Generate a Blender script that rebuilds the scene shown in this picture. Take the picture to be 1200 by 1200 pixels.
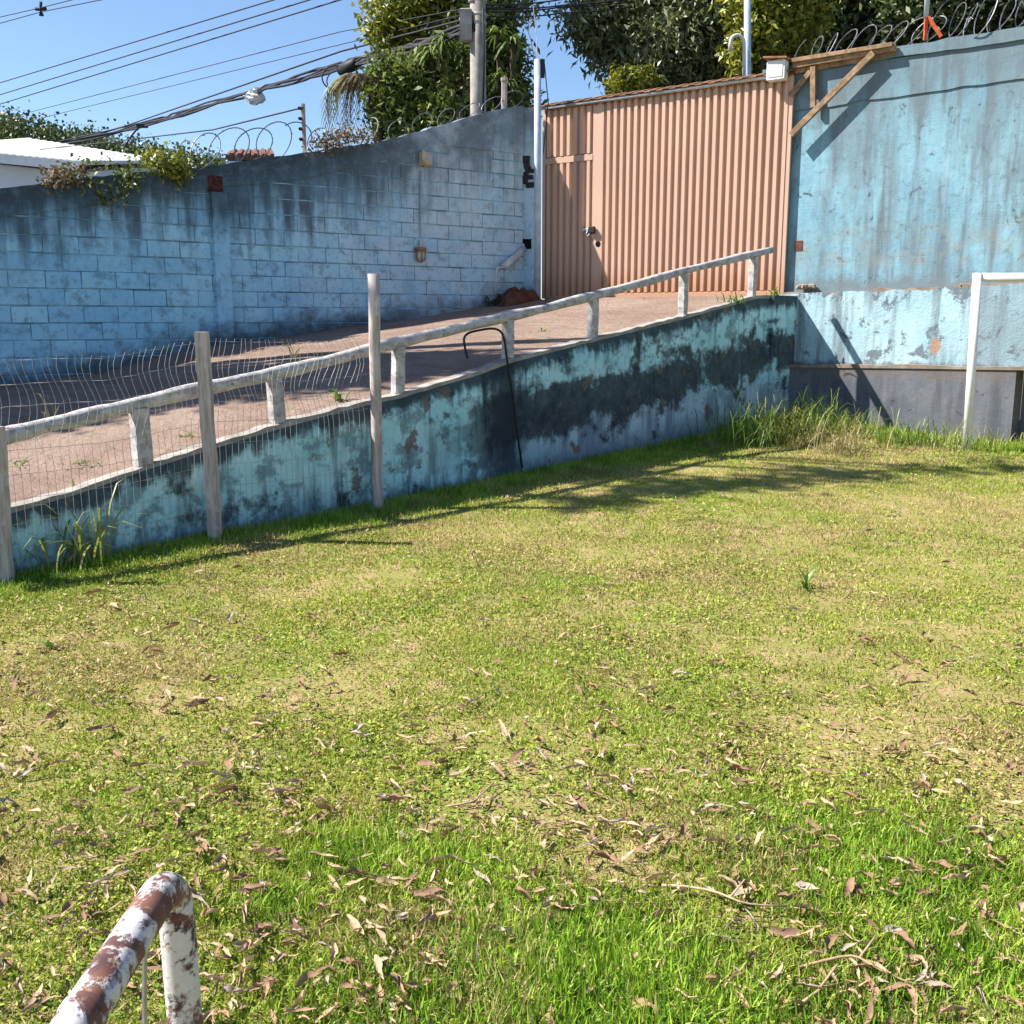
import bpy, math, random
import numpy as np
from mathutils import Vector, Matrix
for o in list(bpy.data.objects): bpy.data.objects.remove(o)
sc = bpy.context.scene
C = sc.collection
# ------------------------------------------------------------------ camera
H = 1.6
PITCH = math.atan(225/1200)
cam = bpy.data.cameras.new('camera'); cam.lens = 36; cam.sensor_width = 36; cam.clip_end = 3000; cam.clip_start = .05
co = bpy.data.objects.new('camera', cam); C.objects.link(co)
co.location = (0, 0, H); co.rotation_euler = (math.pi/2 - PITCH, 0, 0)
sc.camera = co
# ------------------------------------------------------------------ light
LDIR = Vector((.94, -.03, -1.0)).normalized()          # direction in which sunlight travels
SUN = -LDIR
el = math.asin(SUN.z); az = math.atan2(SUN.x, SUN.y)
w = bpy.data.worlds.new('World'); sc.world = w; w.use_nodes = True
wn = w.node_tree.nodes; wl = w.node_tree.links
sky = wn.new('ShaderNodeTexSky'); sky.sky_type = 'NISHITA'; sky.sun_disc = False
sky.sun_elevation = el; sky.sun_rotation = az; sky.altitude = 900; sky.air_density = 1.0; sky.dust_density = .35; sky.ozone_density = 4.0
wl.new(sky.outputs[0], wn['Background'].inputs[0]); wn['Background'].inputs[1].default_value = .08
sl = bpy.data.lights.new('sun', 'SUN'); sl.energy = 5.0; sl.angle = math.radians(.53); sl.color = (1, .95, .87)
so = bpy.data.objects.new('sun', sl); C.objects.link(so); so.location = (-6, 3, 15)
so.rotation_euler = LDIR.to_track_quat('-Z', 'Y').to_euler()
sc.view_settings.view_transform = 'Standard'; sc.view_settings.look = 'None'
sc.view_settings.exposure = 1.25; sc.view_settings.gamma = 1
sc.cycles.max_bounces = 3; sc.cycles.diffuse_bounces = 2; sc.cycles.transparent_max_bounces = 4

# ------------------------------------------------------------------ survey helpers
cp, sp = math.cos(PITCH), math.sin(PITCH)
def ray(u, v):
    x = (u-600)/1200; y = (600-v)/1200
    k = cp + y*sp
    return Vector((x/k, 1, (-sp + y*cp)/k))
def at(u, v, Y):
    r = ray(u, v)*Y; r.z += H; return r
class Plane:
    """vertical plane through A and B: s runs along it, n faces the field"""
    def __init__(self, A, B):
        self.A = Vector(A); d = Vector(B)-self.A; self.L = d.length; self.t = d/self.L
        self.n = Vector((self.t.y, -self.t.x))
    def hit(self, u, v, off=0):
        r = ray(u, v); a = self.A + self.n*off
        k = self.n.dot(a)/self.n.dot(r.xy); p = r*k; p.z += H
        return (p.xy-self.A).dot(self.t), p.z
    def pt(self, s, z, off=0):
        q = self.A + self.t*s + self.n*off; return Vector((q.x, q.y, z))
    def rz(self): return math.atan2(self.t.y, self.t.x)
def lerp1(pts, x):
    if x <= pts[0][0]:
        (a, b), (c, d) = pts[0], pts[1]
    elif x >= pts[-1][0]:
        (a, b), (c, d) = pts[-2], pts[-1]
    else:
        for i in range(len(pts)-1):
            if pts[i][0] <= x <= pts[i+1][0]: break
        (a, b), (c, d) = pts[i], pts[i+1]
    return b + (d-b)*(x-a)/(c-a)
LW = Plane((-5.84, 11.93), (.165, 16.35))      # block wall on the left
RT = Plane((-3.2, 6.33), (3.55, 13.72))       # retaining wall of the ramp
GT = Plane((.484, 16.3), (3.65, 14.1))        # gate
RW = Plane((3.62, 14.22), (6.08, 12.3))       # wall on the right
rnd = random.Random(7)
nrs = np.random.RandomState(11)

# ------------------------------------------------------------------ scene helpers
def tag(o, label=None, cat=None, group=None, kind=None):
    if label: o['label'] = label
    if cat: o['category'] = cat
    if group: o['group'] = group
    if kind: o['kind'] = kind
    return o
def mesh(name, verts, faces, mat=None, smooth=False):
    me = bpy.data.meshes.new(name); me.from_pydata([tuple(v) for v in verts], [], faces); me.update()
    if mat: me.materials.append(mat)
    if smooth: me.polygons.foreach_set('use_smooth', [True]*len(me.polygons))
    return me
def link(name, me, parent=None):
    o = bpy.data.objects.new(name, me); C.objects.link(o)
    if parent: o.parent = parent
    return o
def empty(name, loc=(0, 0, 0), rz=0):
    o = bpy.data.objects.new(name, None); C.objects.link(o); o.location = loc; o.rotation_euler.z = rz
    o.empty_display_size = .1; return o
class MB:
    def __init__(s): s.v = []; s.f = []
    def add(s, v, f):
        b = len(s.v); s.v += [Vector(x) for x in v]; s.f += [tuple(i+b for i in q) for q in f]; return s
    def hexa(s, p):          # 8 points: bottom 4 ccw, top 4 ccw
        return s.add(p, [(3,2,1,0),(4,5,6,7),(0,1,5,4),(1,2,6,5),(2,3,7,6),(3,0,4,7)])
    def box(s, c, d, M=None):
        x, y, z = d[0]/2, d[1]/2, d[2]/2
        p = [Vector(q) for q in ((-x,-y,-z),(x,-y,-z),(x,y,-z),(-x,y,-z),(-x,-y,z),(x,-y,z),(x,y,z),(-x,y,z))]
        if M: p = [M @ q for q in p]
        return s.hexa([q+Vector(c) for q in p])
    def cbox(s, c, d, b=.006, M=None):  # chamfered box (top & side edges)
        x, y, z = d[0]/2, d[1]/2, d[2]/2
        ring = lambda xx, yy, zz: [(-xx,-yy,zz),(xx,-yy,zz),(xx,yy,zz),(-xx,yy,zz)]
        rs = [ring(x-b, y-b, -z), ring(x, y, -z+b), ring(x, y, z-b), ring(x-b, y-b, z)]
        v = [Vector(q) for r in rs for q in r]
        if M: v = [M @ q for q in v]
        f = [(3,2,1,0),(12,13,14,15)]
        for k in range(3):
            for i in range(4): f.append((k*4+i, k*4+(i+1)%4, k*4+4+(i+1)%4, k*4+4+i))
        return s.add([q+Vector(c) for q in v], f)
    def tube(s, pts, r, n=8, cap=True):
        pts = [Vector(p) for p in pts]; m = len(pts)
        if m < 2: return s
        rr = r if hasattr(r, '__len__') else [r]*m
        up = None; V = []
        for i, p in enumerate(pts):
            d = (pts[min(i+1, m-1)] - pts[max(i-1, 0)])
            d = d.normalized() if d.length > 1e-9 else Vector((0,0,1))
            if up is None: up = d.orthogonal().normalized()
            a = (up - d*up.dot(d))
            a = a.normalized() if a.length > 1e-6 else d.orthogonal().normalized()
            up = a; b = d.cross(a)
            for k in range(n):
                th = 2*math.pi*k/n; V.append(p + (a*math.cos(th) + b*math.sin(th))*rr[i])
        F = []
        for i in range(m-1):
            for k in range(n): F.append((i*n+k, i*n+(k+1)%n, (i+1)*n+(k+1)%n, (i+1)*n+k))
        if cap: F.append(tuple(range(n))[::-1]); F.append(tuple((m-1)*n+k for k in range(n)))
        return s.add(V, F)
    def build(s, name, mat, parent=None, smooth=False, origin=None):
        if parent is not None:
            M = parent.matrix_basis.inverted(); vv = [M @ v for v in s.v]
            if parent.parent: vv = [M @ (parent.parent.matrix_basis.inverted() @ v) for v in s.v]
            o = link(name, mesh(name, vv, s.f, mat, smooth), parent)
        else:
            org = Vector(origin) if origin is not None else Vector((0,0,0))
            o = link(name, mesh(name, [v-org for v in s.v], s.f, mat, smooth)); o.location = org
        return o
def np_mesh(name, V, F, mat, attrs=None, smooth=False):
    """V (n,3), F (m,k) all polygons with k corners"""
    me = bpy.data.meshes.new(name)
    me.vertices.add(len(V)); me.vertices.foreach_set('co', np.ascontiguousarray(V, dtype=np.float32).ravel())
    k = F.shape[1]
    me.loops.add(F.size); me.loops.foreach_set('vertex_index', np.ascontiguousarray(F, dtype=np.int32).ravel())
    me.polygons.add(len(F)); me.polygons.foreach_set('loop_start', np.arange(0, F.size, k, dtype=np.int32))
    try: me.polygons.foreach_set('loop_total', np.full(len(F), k, dtype=np.int32))
    except Exception: pass
    if smooth: me.polygons.foreach_set('use_smooth', np.ones(len(F), dtype=bool))
    for nm, arr in (attrs or {}).items():
        a = me.attributes.new(nm, 'FLOAT', 'POINT'); a.data.foreach_set('value', np.ascontiguousarray(arr, dtype=np.float32))
    me.update(calc_edges=True); me.validate()
    if mat: me.materials.append(mat)
    return me

# ------------------------------------------------------------------ node helpers
class NT:
    def __init__(s, name, rough=.85, spec=.2):
        s.m = bpy.data.materials.new(name); s.m.use_nodes = True
        s.t = s.m.node_tree; s.b = s.t.nodes['Principled BSDF']
        s.b.inputs['Roughness'].default_value = rough; s.b.inputs['Specular IOR Level'].default_value = spec
        s._pos = None
    def n(s, typ, **kw):
        nd = s.t.nodes.new('ShaderNode'+typ)
        for k, v in kw.items(): setattr(nd, k, v)
        return nd
    def put(s, sock, v):
        if isinstance(v, bpy.types.NodeSocket): s.t.links.new(v, sock)
        elif isinstance(v, tuple) and len(v) == 3 and sock.type == 'RGBA': sock.default_value = (*v, 1)
        else: sock.default_value = v
    @property
    def pos(s):
        if s._pos is None: s._pos = s.n('NewGeometry').outputs['Position']
        return s._pos
    @property
    def obj(s): return s.n('TexCoord').outputs['Object']
    def rand(s): return s.n('ObjectInfo').outputs['Random']
    def math(s, op, a, b=0., clamp=False):
        nd = s.n('Math', operation=op, use_clamp=clamp); s.put(nd.inputs[0], a); s.put(nd.inputs[1], b); return nd.outputs[0]
    def vmul(s, v, k):
        nd = s.n('VectorMath', operation='MULTIPLY'); s.put(nd.inputs[0], v); s.put(nd.inputs[1], k); return nd.outputs[0]
    def dot(s, v, k):
        nd = s.n('VectorMath', operation='DOT_PRODUCT'); s.put(nd.inputs[0], v); s.put(nd.inputs[1], k); return nd.outputs['Value']
    def sep(s, v):
        nd = s.n('SeparateXYZ'); s.put(nd.inputs[0], v); return nd.outputs
    def comb(s, x, y, z):
        nd = s.n('CombineXYZ'); s.put(nd.inputs[0], x); s.put(nd.inputs[1], y); s.put(nd.inputs[2], z); return nd.outputs[0]
    def noise(s, scale, detail=4, vec=None, rough=.55, col=False, dist=0.):
        nd = s.n('TexNoise'); s.put(nd.inputs['Vector'], vec if vec is not None else s.pos)
        nd.inputs['Scale'].default_value = scale; nd.inputs['Detail'].default_value = min(detail, 6.); nd.inputs['Roughness'].default_value = rough
        nd.inputs['Distortion'].default_value = dist
        return nd.outputs['Color' if col else 'Fac']
    def vor(s, scale, vec=None, feature='F1'):
        nd = s.n('TexVoronoi', feature=feature); s.put(nd.inputs['Vector'], vec if vec is not None else s.pos); nd.inputs['Scale'].default_value = scale
        return nd.outputs['Distance']
    def mr(s, x, a, b, c=0., d=1.):
        nd = s.n('MapRange', interpolation_type='SMOOTHSTEP'); s.put(nd.inputs[0], x)
        for i, q in enumerate((a, b, c, d)): s.put(nd.inputs[1+i], q)
        return nd.outputs[0]
    def mix(s, f, a, b, bt='MIX'):
        nd = s.n('Mix', data_type='RGBA', blend_type=bt); s.put(nd.inputs[0], f); s.put(nd.inputs[6], a); s.put(nd.inputs[7], b); return nd.outputs[2]
    def ramp(s, x, stops):
        nd = s.n('ValToRGB'); s.put(nd.inputs[0], x); e = nd.color_ramp.elements
        while len(e) < len(stops): e.new(.5)
        for q, (p, c) in zip(e, stops): q.position = p; q.color = (*c, 1)
        return nd.outputs[0]
    def curve(s, x, pts):
        nd = s.n('FloatCurve'); s.put(nd.inputs['Value'], x); c = nd.mapping.curves[0]
        while len(c.points) < len(pts): c.points.new(.5, .5)
        for p, (a, b) in zip(c.points, pts): p.location = (a, b); p.handle_type = 'VECTOR'
        nd.mapping.update(); return nd.outputs[0]
    def bump(s, h, strength=.3, dist=.01):
        nd = s.n('Bump'); nd.inputs['Strength'].default_value = strength; nd.inputs['Distance'].default_value = dist
        s.put(nd.inputs['Height'], h); s.t.links.new(nd.outputs[0], s.b.inputs['Normal'])
    def col(s, c): s.put(s.b.inputs['Base Color'], c); return s
    def rough(s, r): s.put(s.b.inputs['Roughness'], r); return s
    def translucent(s, c, f):
        tr = s.n('BsdfTranslucent'); s.put(tr.inputs[0], c); mx = s.n('MixShader'); mx.inputs[0].default_value = f
        s.t.links.new(s.b.outputs[0], mx.inputs[1]); s.t.links.new(tr.outputs[0], mx.inputs[2])
        s.t.links.new(mx.outputs[0], s.t.nodes['Material Output'].inputs[0])
def simple(name, c, rough=.7, var=.25, scale=8, spec=.3, metal=0, bump=.15, dark=None):
    t = NT(name, rough, spec)
    a = t.noise(scale, 5); d = dark if dark else tuple(x*(1-var) for x in c)
    k = t.mix(t.mr(a, .35, .7), d, c)
    k = t.mix(t.mr(t.noise(scale*6, 3), .55, .8, 0, .35), k, tuple(x*.6 for x in c))
    t.col(k); t.b.inputs['Metallic'].default_value = metal
    if bump: t.bump(t.noise(scale*9, 3), bump, .004)
    return t.m

# wall profiles measured on the photograph, turned into metres on each wall plane
LW_TOP = [LW.hit(u, v) for u, v in [(0,222),(60,213),(130,205),(230,196),(300,187),(350,180),(400,172),(440,167),(480,157),(520,146),(560,134),(590,127),(612,124)]]
LW_BASE = [LW.hit(u, v) for u, v in [(0,452),(100,440),(200,415),(250,405),(330,395),(400,385),(480,374),(540,364),(600,354)]]
RT_TOP = [RT.hit(u, v) for u, v in [(15,595),(100,572),(170,547),(240,524),(330,497),(400,478),(440,468),(475,461),(520,447),(560,436),(600,421),(650,408),(700,396),(760,381),(800,371),(850,357),(890,346)]]
def lw_top(s): return lerp1(LW_TOP, s) if s > 0 else LW_TOP[0][1] - .02*s*0 + .04*s
def lw_base(s): return lerp1(LW_BASE, s) if s > 0 else LW_BASE[0][1] + .11*s
def rt_top(s):
    if s < 0: return RT_TOP[0][1] + .15*s
    return lerp1(RT_TOP, min(s, RT_TOP[-1][0]))
def sm(x, a, b):
    x = np.clip((x-a)/(b-a), 0, 1); return x*x*(3-2*x)
def vnoise(x, y, seed=0):
    """cheap smooth value noise for numpy arrays"""
    x = np.asarray(x, dtype=float); y = np.asarray(y, dtype=float)
    xi = np.floor(x).astype(np.int64); yi = np.floor(y).astype(np.int64); fx = x-xi; fy = y-yi
    fx = fx*fx*(3-2*fx); fy = fy*fy*(3-2*fy)
    def h(a, b):
        q = (a*374761393 + b*668265263 + seed*974711) & 0xffffffff
        q = ((q ^ (q >> 13))*1274126177) & 0xffffffff
        return ((q ^ (q >> 16)) & 0xffff)/65535.
    return (h(xi,yi)*(1-fx)+h(xi+1,yi)*fx)*(1-fy) + (h(xi,yi+1)*(1-fx)+h(xi+1,yi+1)*fx)*fy
def ground_z(x, y):
    x = np.asarray(x, dtype=float); y = np.asarray(y, dtype=float)
    g = .27*np.clip((y-6.33)/7.4, 0, 1.6)
    hx = 1 - .55*sm(x, 2.0, 5.2)
    # low grassy bank in front of the far walls
    dR = -((x-RW.A.x)*RW.n.x + (y-RW.A.y)*RW.n.y)*-1
    bank = .12*sm(-dR, -2.3, -1.6)*sm(x, .5, 3.0)*(1-.5*sm(x, 4.5, 5.5))
    return g*hx + bank + .035*(vnoise(x*.7, y*.7, 1)-.5) + .018*(vnoise(x*2.3, y*2.3, 2)-.5)

# ------------------------------------------------------------------ materials
def paint_wall(name, PL, top, base, smax, c_lo, c_hi, grime, kind):
    t = NT(name, .88, .15)
    A3 = (PL.A.x, PL.A.y, 0)
    sub = t.n('VectorMath', operation='SUBTRACT'); t.put(sub.inputs[0], t.pos); sub.inputs[1].default_value = A3
    s = t.dot(sub.outputs[0], (PL.t.x, PL.t.y, 0)); z = t.sep(t.pos)[2]
    sn = t.math('DIVIDE', s, smax, True)
    tz = t.math('MULTIPLY', t.curve(sn, [(a/smax, b/6) for a, b in top]), 6.)
    bz = t.math('MULTIPLY', t.curve(sn, [(a/smax, b/6) for a, b in base]), 6.)
    td = t.math('SUBTRACT', tz, z); bd = t.math('SUBTRACT', z, bz)
    return t, s, z, td, bd
# left block wall paint
def mat_blocks():
    smax = LW.L+.2
    pts_t = [(max(s,0), z) for s, z in LW_TOP]; pts_b = [(max(s,0), z) for s, z in LW_BASE]
    t, s, z, td, bd = paint_wall('weathered_blue_paint', LW, pts_t, pts_b, smax, 0, 0, 0, 0)
    big = t.noise(.8, 4, t.comb(s, z, 0)); fine = t.noise(14, 4, t.comb(s, z, 0))
    streak = t.noise(1, 5, t.comb(t.math('MULTIPLY', s, 7.), t.math('MULTIPLY', z, .55), 3.), .6)
    blot = t.noise(2.2, 6, t.comb(s, z, 5.), .65)
    c = t.mix(t.mr(big, .35, .65), (.29,.60,.80), (.40,.68,.82))
    c = t.mix(t.math('MULTIPLY', t.rand(), .55), c, (.21,.46,.70))
    c = t.mix(t.mr(fine, .5, .75, 0, .4), c, (.44,.67,.83))
    # right part is greyer, worn to the render
    c = t.mix(t.math('MULTIPLY', t.mr(s, 2.4, 5.), t.mr(blot, .38, .6, .25, .75)), c, (.48,.61,.72))
    # mould running down from the top
    m = t.math('SUBTRACT', t.math('ADD', t.math('MULTIPLY', streak, 1.5), t.math('MULTIPLY', blot, .9)), t.math('MULTIPLY', td, t.mr(s, 2.2, 3.6, .95, .72)))
    c = t.mix(t.mr(m, .25, .95, 0, .92), c, (.05,.075,.10))
    c = t.mix(t.mr(t.math('ADD', t.math('MULTIPLY', td, 2.6), t.math('MULTIPLY', blot, .8)), .45, 1.3, .85, 0), c, (.045,.06,.075))
    # darker blotchy band towards the foot of the wall
    g = t.math('SUBTRACT', t.math('ADD', blot, t.math('MULTIPLY', fine, .3)), t.math('MULTIPLY', bd, 1.5))
    c = t.mix(t.mr(g, .1, .62, 0, .92), c, (.045,.05,.065))
    c = t.mix(t.mr(t.noise(5, 6, t.comb(s, z, 9.), .7), .5, .66, 0, .6), c, (.11,.17,.22))
    c = t.mix(t.mr(t.noise(13, 6, t.comb(s, z, 29.), .75), .52, .64, 0, .45), c, (.13,.21,.27))
    c = t.mix(t.mr(t.noise(1., 6, t.comb(t.math('MULTIPLY', s, 1.6), t.math('MULTIPLY', z, .8), 19.), .65), .5, .7, 0, .5), c, (.17,.31,.45))
    c = t.mix(t.math('MULTIPLY', t.mr(s, 4.6, 6.), t.mr(t.noise(1.4, 6, t.comb(s, z, 23.), .7), .4, .65, .15, .65)), c, (.50,.61,.71))
    t.col(c); t.bump(t.math('ADD', t.noise(60, 4), t.math('MULTIPLY', t.noise(9, 3), 1.5)), .5, .006)
    return t.m
M_block = mat_blocks()
def mat_ret():
    smax = RT.L+.3
    pts = [(max(s,0), z) for s, z in RT_TOP[::2]] + [(RT.L+.2, RT_TOP[-1][1])]
    base = [(0., .0), (RT.L, .3)]
    t, s, z, td, bd = paint_wall('mouldy_turquoise_paint', RT, pts, base, smax, 0, 0, 0, 0)
    v2 = t.comb(s, z, 0.)
    blot = t.noise(1.9, 6, v2, .66); bl2 = t.noise(3.8, 6, t.comb(s, z, 7.), .68); fine = t.noise(26, 5, v2, .7); mid = t.noise(8, 6, t.comb(s, z, 3.), .7)
    streak = t.noise(1, 5, t.comb(t.math('MULTIPLY', s, 7.), t.math('MULTIPLY', z, .9), 1.), .62)
    grain = t.math('MULTIPLY', t.math('SUBTRACT', mid, .5), .9)
    c = t.mix(t.mr(blot, .38, .60), (.33,.63,.71), (.47,.75,.80))
    c = t.mix(t.mr(fine, .42, .72, 0, .45), c, (.55,.74,.78))
    c = t.mix(t.mr(t.math('ADD', bl2, t.math('MULTIPLY', grain, .5)), .48, .60, 0, .72), c, (.12,.19,.225))     # algae film
    c = t.mix(t.mr(streak, .50, .68, 0, .7), c, (.08,.135,.165))
    # right half: old exposed render low down, a black mould belt above it
    rightness = t.mr(s, 4.0, 5.8)
    low = t.mr(t.math('ADD', bd, t.math('MULTIPLY', t.math('SUBTRACT', bl2, .5), .9)), .38, .62, 1, 0)
    c = t.mix(t.math('MULTIPLY', rightness, low), c, t.mix(t.mr(streak, .38, .66), (.19,.24,.32), (.44,.57,.65)))
    belt_h = t.math('ABSOLUTE', t.math('SUBTRACT', bd, t.math('ADD', .44, t.math('MULTIPLY', t.math('SUBTRACT', s, 4.5), .085))))
    bx_ = t.math('ADD', t.math('MULTIPLY', belt_h, 1.2), t.math('ADD', t.math('MULTIPLY', t.math('SUBTRACT', .5, blot), 1.7), t.math('MULTIPLY', grain, -.55)))
    belt = t.mr(bx_, .18, .42, 1, 0)
    c = t.mix(t.math('MULTIPLY', t.mr(s, 3.4, 4.6), t.math('MULTIPLY', belt, .92)), c, t.mix(t.mr(mid, .4, .65), (.018,.022,.03), (.06,.065,.075)))
    # mould running down from the edge
    m = t.math('SUBTRACT', t.math('ADD', t.math('ADD', t.math('MULTIPLY', streak, .9), t.math('MULTIPLY', blot, .75)), t.math('MULTIPLY', grain, .5)), t.math('MULTIPLY', td, t.mr(s, 2., 6., 2.6, 2.3)))
    c = t.mix(t.mr(m, .32, .6, 0, .93), c, (.035,.048,.058))
    col_ = t.mr(t.math('ADD', t.math('ABSOLUTE', t.math('SUBTRACT', s, RT.hit(592, 480)[0])), t.math('MULTIPLY', t.math('ADD', grain, t.math('SUBTRACT', .5, streak)), .6)), .10, .36, .92, 0)
    c = t.mix(col_, c, (.03,.037,.05))
    # foot of the wall stained
    c = t.mix(t.mr(t.math('SUBTRACT', t.math('ADD', t.math('MULTIPLY', streak, .7), t.math('MULTIPLY', grain, .4)), t.math('MULTIPLY', bd, 1.2)), .08, .45, 0, .8), c, (.055,.085,.12))
    # flakes fallen to bare render, black spots
    c = t.mix(t.mr(t.math('ADD', t.noise(2.7, 5, t.comb(s, z, 13.), .6), t.math('MULTIPLY', grain, .12)), .62, .66, 0, .85), c, (.155,.115,.09))
    c = t.mix(t.mr(t.math('ADD', t.noise(2.1, 5, t.comb(s, z, 21.), .65), t.math('MULTIPLY', grain, .25)), .56, .66, 0, .85), c, (.03,.04,.05))
    t.col(c); t.bump(t.math('ADD', t.math('MULTIPLY', bl2, 2.5), t.math('ADD', fine, mid)), .6, .010)
    return t.m
M_ret = mat_ret()
def mat_right(name, hi, lo, stain, amt, brick=False):
    t = NT(name, .9, .12)
    sub = t.n('VectorMath', operation='SUBTRACT'); t.put(sub.inputs[0], t.pos); sub.inputs[1].default_value = (RW.A.x, RW.A.y, 0)
    s = t.dot(sub.outputs[0], (RW.t.x, RW.t.y, 0)); z = t.sep(t.pos)[2]; v2 = t.comb(s, z, 0.)
    blot = t.noise(1.3, 7, v2, .62); fine = t.noise(17, 5, v2, .6)
    streak = t.noise(1, 6, t.comb(t.math('MULTIPLY', s, 5.), t.math('MULTIPLY', z, .5), 2.), .62)
    flakes = t.noise(4.5, 7, t.comb(s, z, 4.), .7, dist=.5)
    c = t.mix(t.mr(blot, .36, .62), lo, hi)
    c = t.mix(t.mr(fine, .5, .72, 0, .35), c, tuple(min(1, x*1.25) for x in hi))
    c = t.mix(t.mr(streak, .44, .64, 0, amt), c, stain)
    c = t.mix(t.mr(flakes, .60, .66, 0, amt), c, tuple(x*.55 for x in stain))
    return t, s, z, c, blot, streak, flakes, v2
def mat_right_upper():
    t, s, z, c, blot, streak, flakes, v2 = mat_right('washed_sky_blue_render', (.225,.40,.485), (.165,.32,.405), (.125,.155,.18), .9)
    # grey weathered upper band, and a band of old dirt along the foot
    up = t.mr(t.math('ADD', z, t.math('MULTIPLY', t.math('SUBTRACT', blot, .5), 1.7)), 3.6, 4.6, 0, .5)
    c = t.mix(up, c, (.115,.155,.18))
    c = t.mix(t.mr(t.noise(1., 6, t.comb(t.math('MULTIPLY', s, 2.2), t.math('MULTIPLY', z, .35), 6.), .65), .45, .62, 0, .65), c, (.15,.195,.225))
    c = t.mix(t.mr(t.noise(1., 6, t.comb(t.math('MULTIPLY', s, 9.), t.math('MULTIPLY', z, .7), 8.), .7), .55, .72, 0, .5), c, (.30,.43,.50))
    c = t.mix(t.mr(t.noise(9., 7, t.comb(s, z, 16.), .75), .52, .68, 0, .6), c, (.085,.12,.145))
    up2 = t.mr(t.math('ADD', t.math('MULTIPLY', streak, 1.2), z), 4.75, 5.3, 0, .5)
    c = t.mix(up2, c, (.13,.17,.20))
    gb = t.math('MULTIPLY', t.mr(z, 2.15, 2.35), t.mr(z, 2.6, 2.9, 1, 0))
    c = t.mix(t.math('MULTIPLY', gb, t.mr(flakes, .42, .62, 0, .45)), c, (.25,.26,.23))
    ft = t.mr(t.math('ADD', z, t.math('MULTIPLY', t.math('SUBTRACT', flakes, .5), .5)), 2.02, 2.22, .85, 0)
    c = t.mix(ft, c, (.15,.18,.20))
    # ghost of bricks under the render
    br = t.n('TexBrick'); t.put(br.inputs['Vector'], v2); br.inputs['Scale'].default_value = 1.
    br.inputs['Brick Width'].default_value = .2; br.inputs['Row Height'].default_value = .085; br.inputs['Mortar Size'].default_value = .006; br.inputs['Mortar Smooth'].default_value = 1.
    hgt = t.math('ADD', t.math('MULTIPLY', br.outputs['Fac'], t.mr(t.noise(1.9, 3, v2), .5, .65, 0., -.35)), t.math('MULTIPLY', t.noise(5, 5, v2), 2.))
    t.col(c); t.bump(t.math('ADD', hgt, t.math('MULTIPLY', t.noise(40, 4), .6)), .35, .010); return t.m
M_rup = mat_right_upper()
def mat_right_mid():
    t, s, z, c, blot, streak, flakes, v2 = mat_right('flaking_pale_blue_render', (.40,.56,.61), (.31,.47,.54), (.15,.185,.21), .85)
    g = t.mr(t.math('ADD', s, t.math('MULTIPLY', t.math('SUBTRACT', streak, .5), .5)), 2.36, 2.5, 0, .8)     # unpainted bay to the right
    c = t.mix(t.math('MULTIPLY', g, t.mr(blot, .35, .55, .6, 1.)), c, (.19,.25,.29))
    c = t.mix(t.mr(t.noise(3.2, 7, t.comb(s, z, 31.), .72, dist=.4), .56, .62, 0, .85), c, (.12,.14,.16))
    e = t.mr(t.math('ADD', t.math('SUBTRACT', z, 1.0), t.math('MULTIPLY', t.math('SUBTRACT', flakes, .5), .35)), .02, .1, .8, 0)
    c = t.mix(e, c, (.10,.11,.12))
    sp_ = t.n('VectorMath', operation='DISTANCE'); t.put(sp_.inputs[0], t.comb(s, t.math('MULTIPLY', z, .7), 0)); sp_.inputs[1].default_value = (*[RW.hit(1096, 406, .1)[0], RW.hit(1096, 406, .1)[1]*.7], 0)
    c = t.mix(t.mr(t.math('ADD', sp_.outputs['Value'], t.math('MULTIPLY', flakes, .12)), .11, .14, .85, 0), c, (.40,.22,.14))
    t.col(c); t.bump(t.math('ADD', t.math('MULTIPLY', flakes, 2.), t.noise(40, 4)), .5, .01); return t.m
M_rmid = mat_right_mid()
def mat_right_low():
    t, s, z, c, blot, streak, flakes, v2 = mat_right('grey_cement_render', (.17,.175,.195), (.115,.125,.15), (.075,.08,.095), .7)
    c = t.mix(t.mr(t.math('ADD', z, t.math('MULTIPLY', streak, .3)), .96, 1.12, 0, .7), c, (.17,.14,.125))
    t.col(c); t.bump(t.math('ADD', t.math('MULTIPLY', t.noise(5, 5, v2), 2.), t.noise(40, 4)), .35, .010); return t.m
M_rlow = mat_right_low()
M_ledge = simple('weathered_brown_ledge_cement', (.34,.27,.21), .95, .4, 7, .1)
def mat_ramp():
    t = NT('worn_pink_concrete', .92, .15)
    a = t.noise(1.1, 6, rough=.65); b = t.noise(9, 6, rough=.7); f = t.noise(60, 4)
    c = t.mix(t.mr(a, .35, .65), (.235,.16,.125), (.30,.22,.175))
    c = t.mix(t.mr(b, .52, .7, 0, .5), c, (.20,.14,.11))
    c = t.mix(t.mr(t.noise(2.6, 7, rough=.7), .58, .68, 0, .5), c, (.22,.19,.12))
    c = t.mix(t.mr(t.vor(2.1, None, 'DISTANCE_TO_EDGE'), .0, .012, .6, 0), c, (.10,.08,.065))
    c = t.mix(t.mr(f, .55, .7, 0, .4), c, (.36,.28,.23))
    rdg = t.noise(1., 5, t.comb(t.math('MULTIPLY', t.dot(t.pos, (RT.t.x, RT.t.y, 0)), 9.), t.math('MULTIPLY', t.dot(t.pos, (RT.n.x, RT.n.y, 0)), .8), 0.), .65)
    c = t.mix(t.mr(rdg, .5, .7, 0, .5), c, (.15,.105,.085))
    t.col(c); t.bump(t.math('ADD', t.math('MULTIPLY', b, 2.5), t.math('ADD', f, t.math('MULTIPLY', rdg, 2.))), .9, .02); return t.m
M_ramp = mat_ramp()
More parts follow.
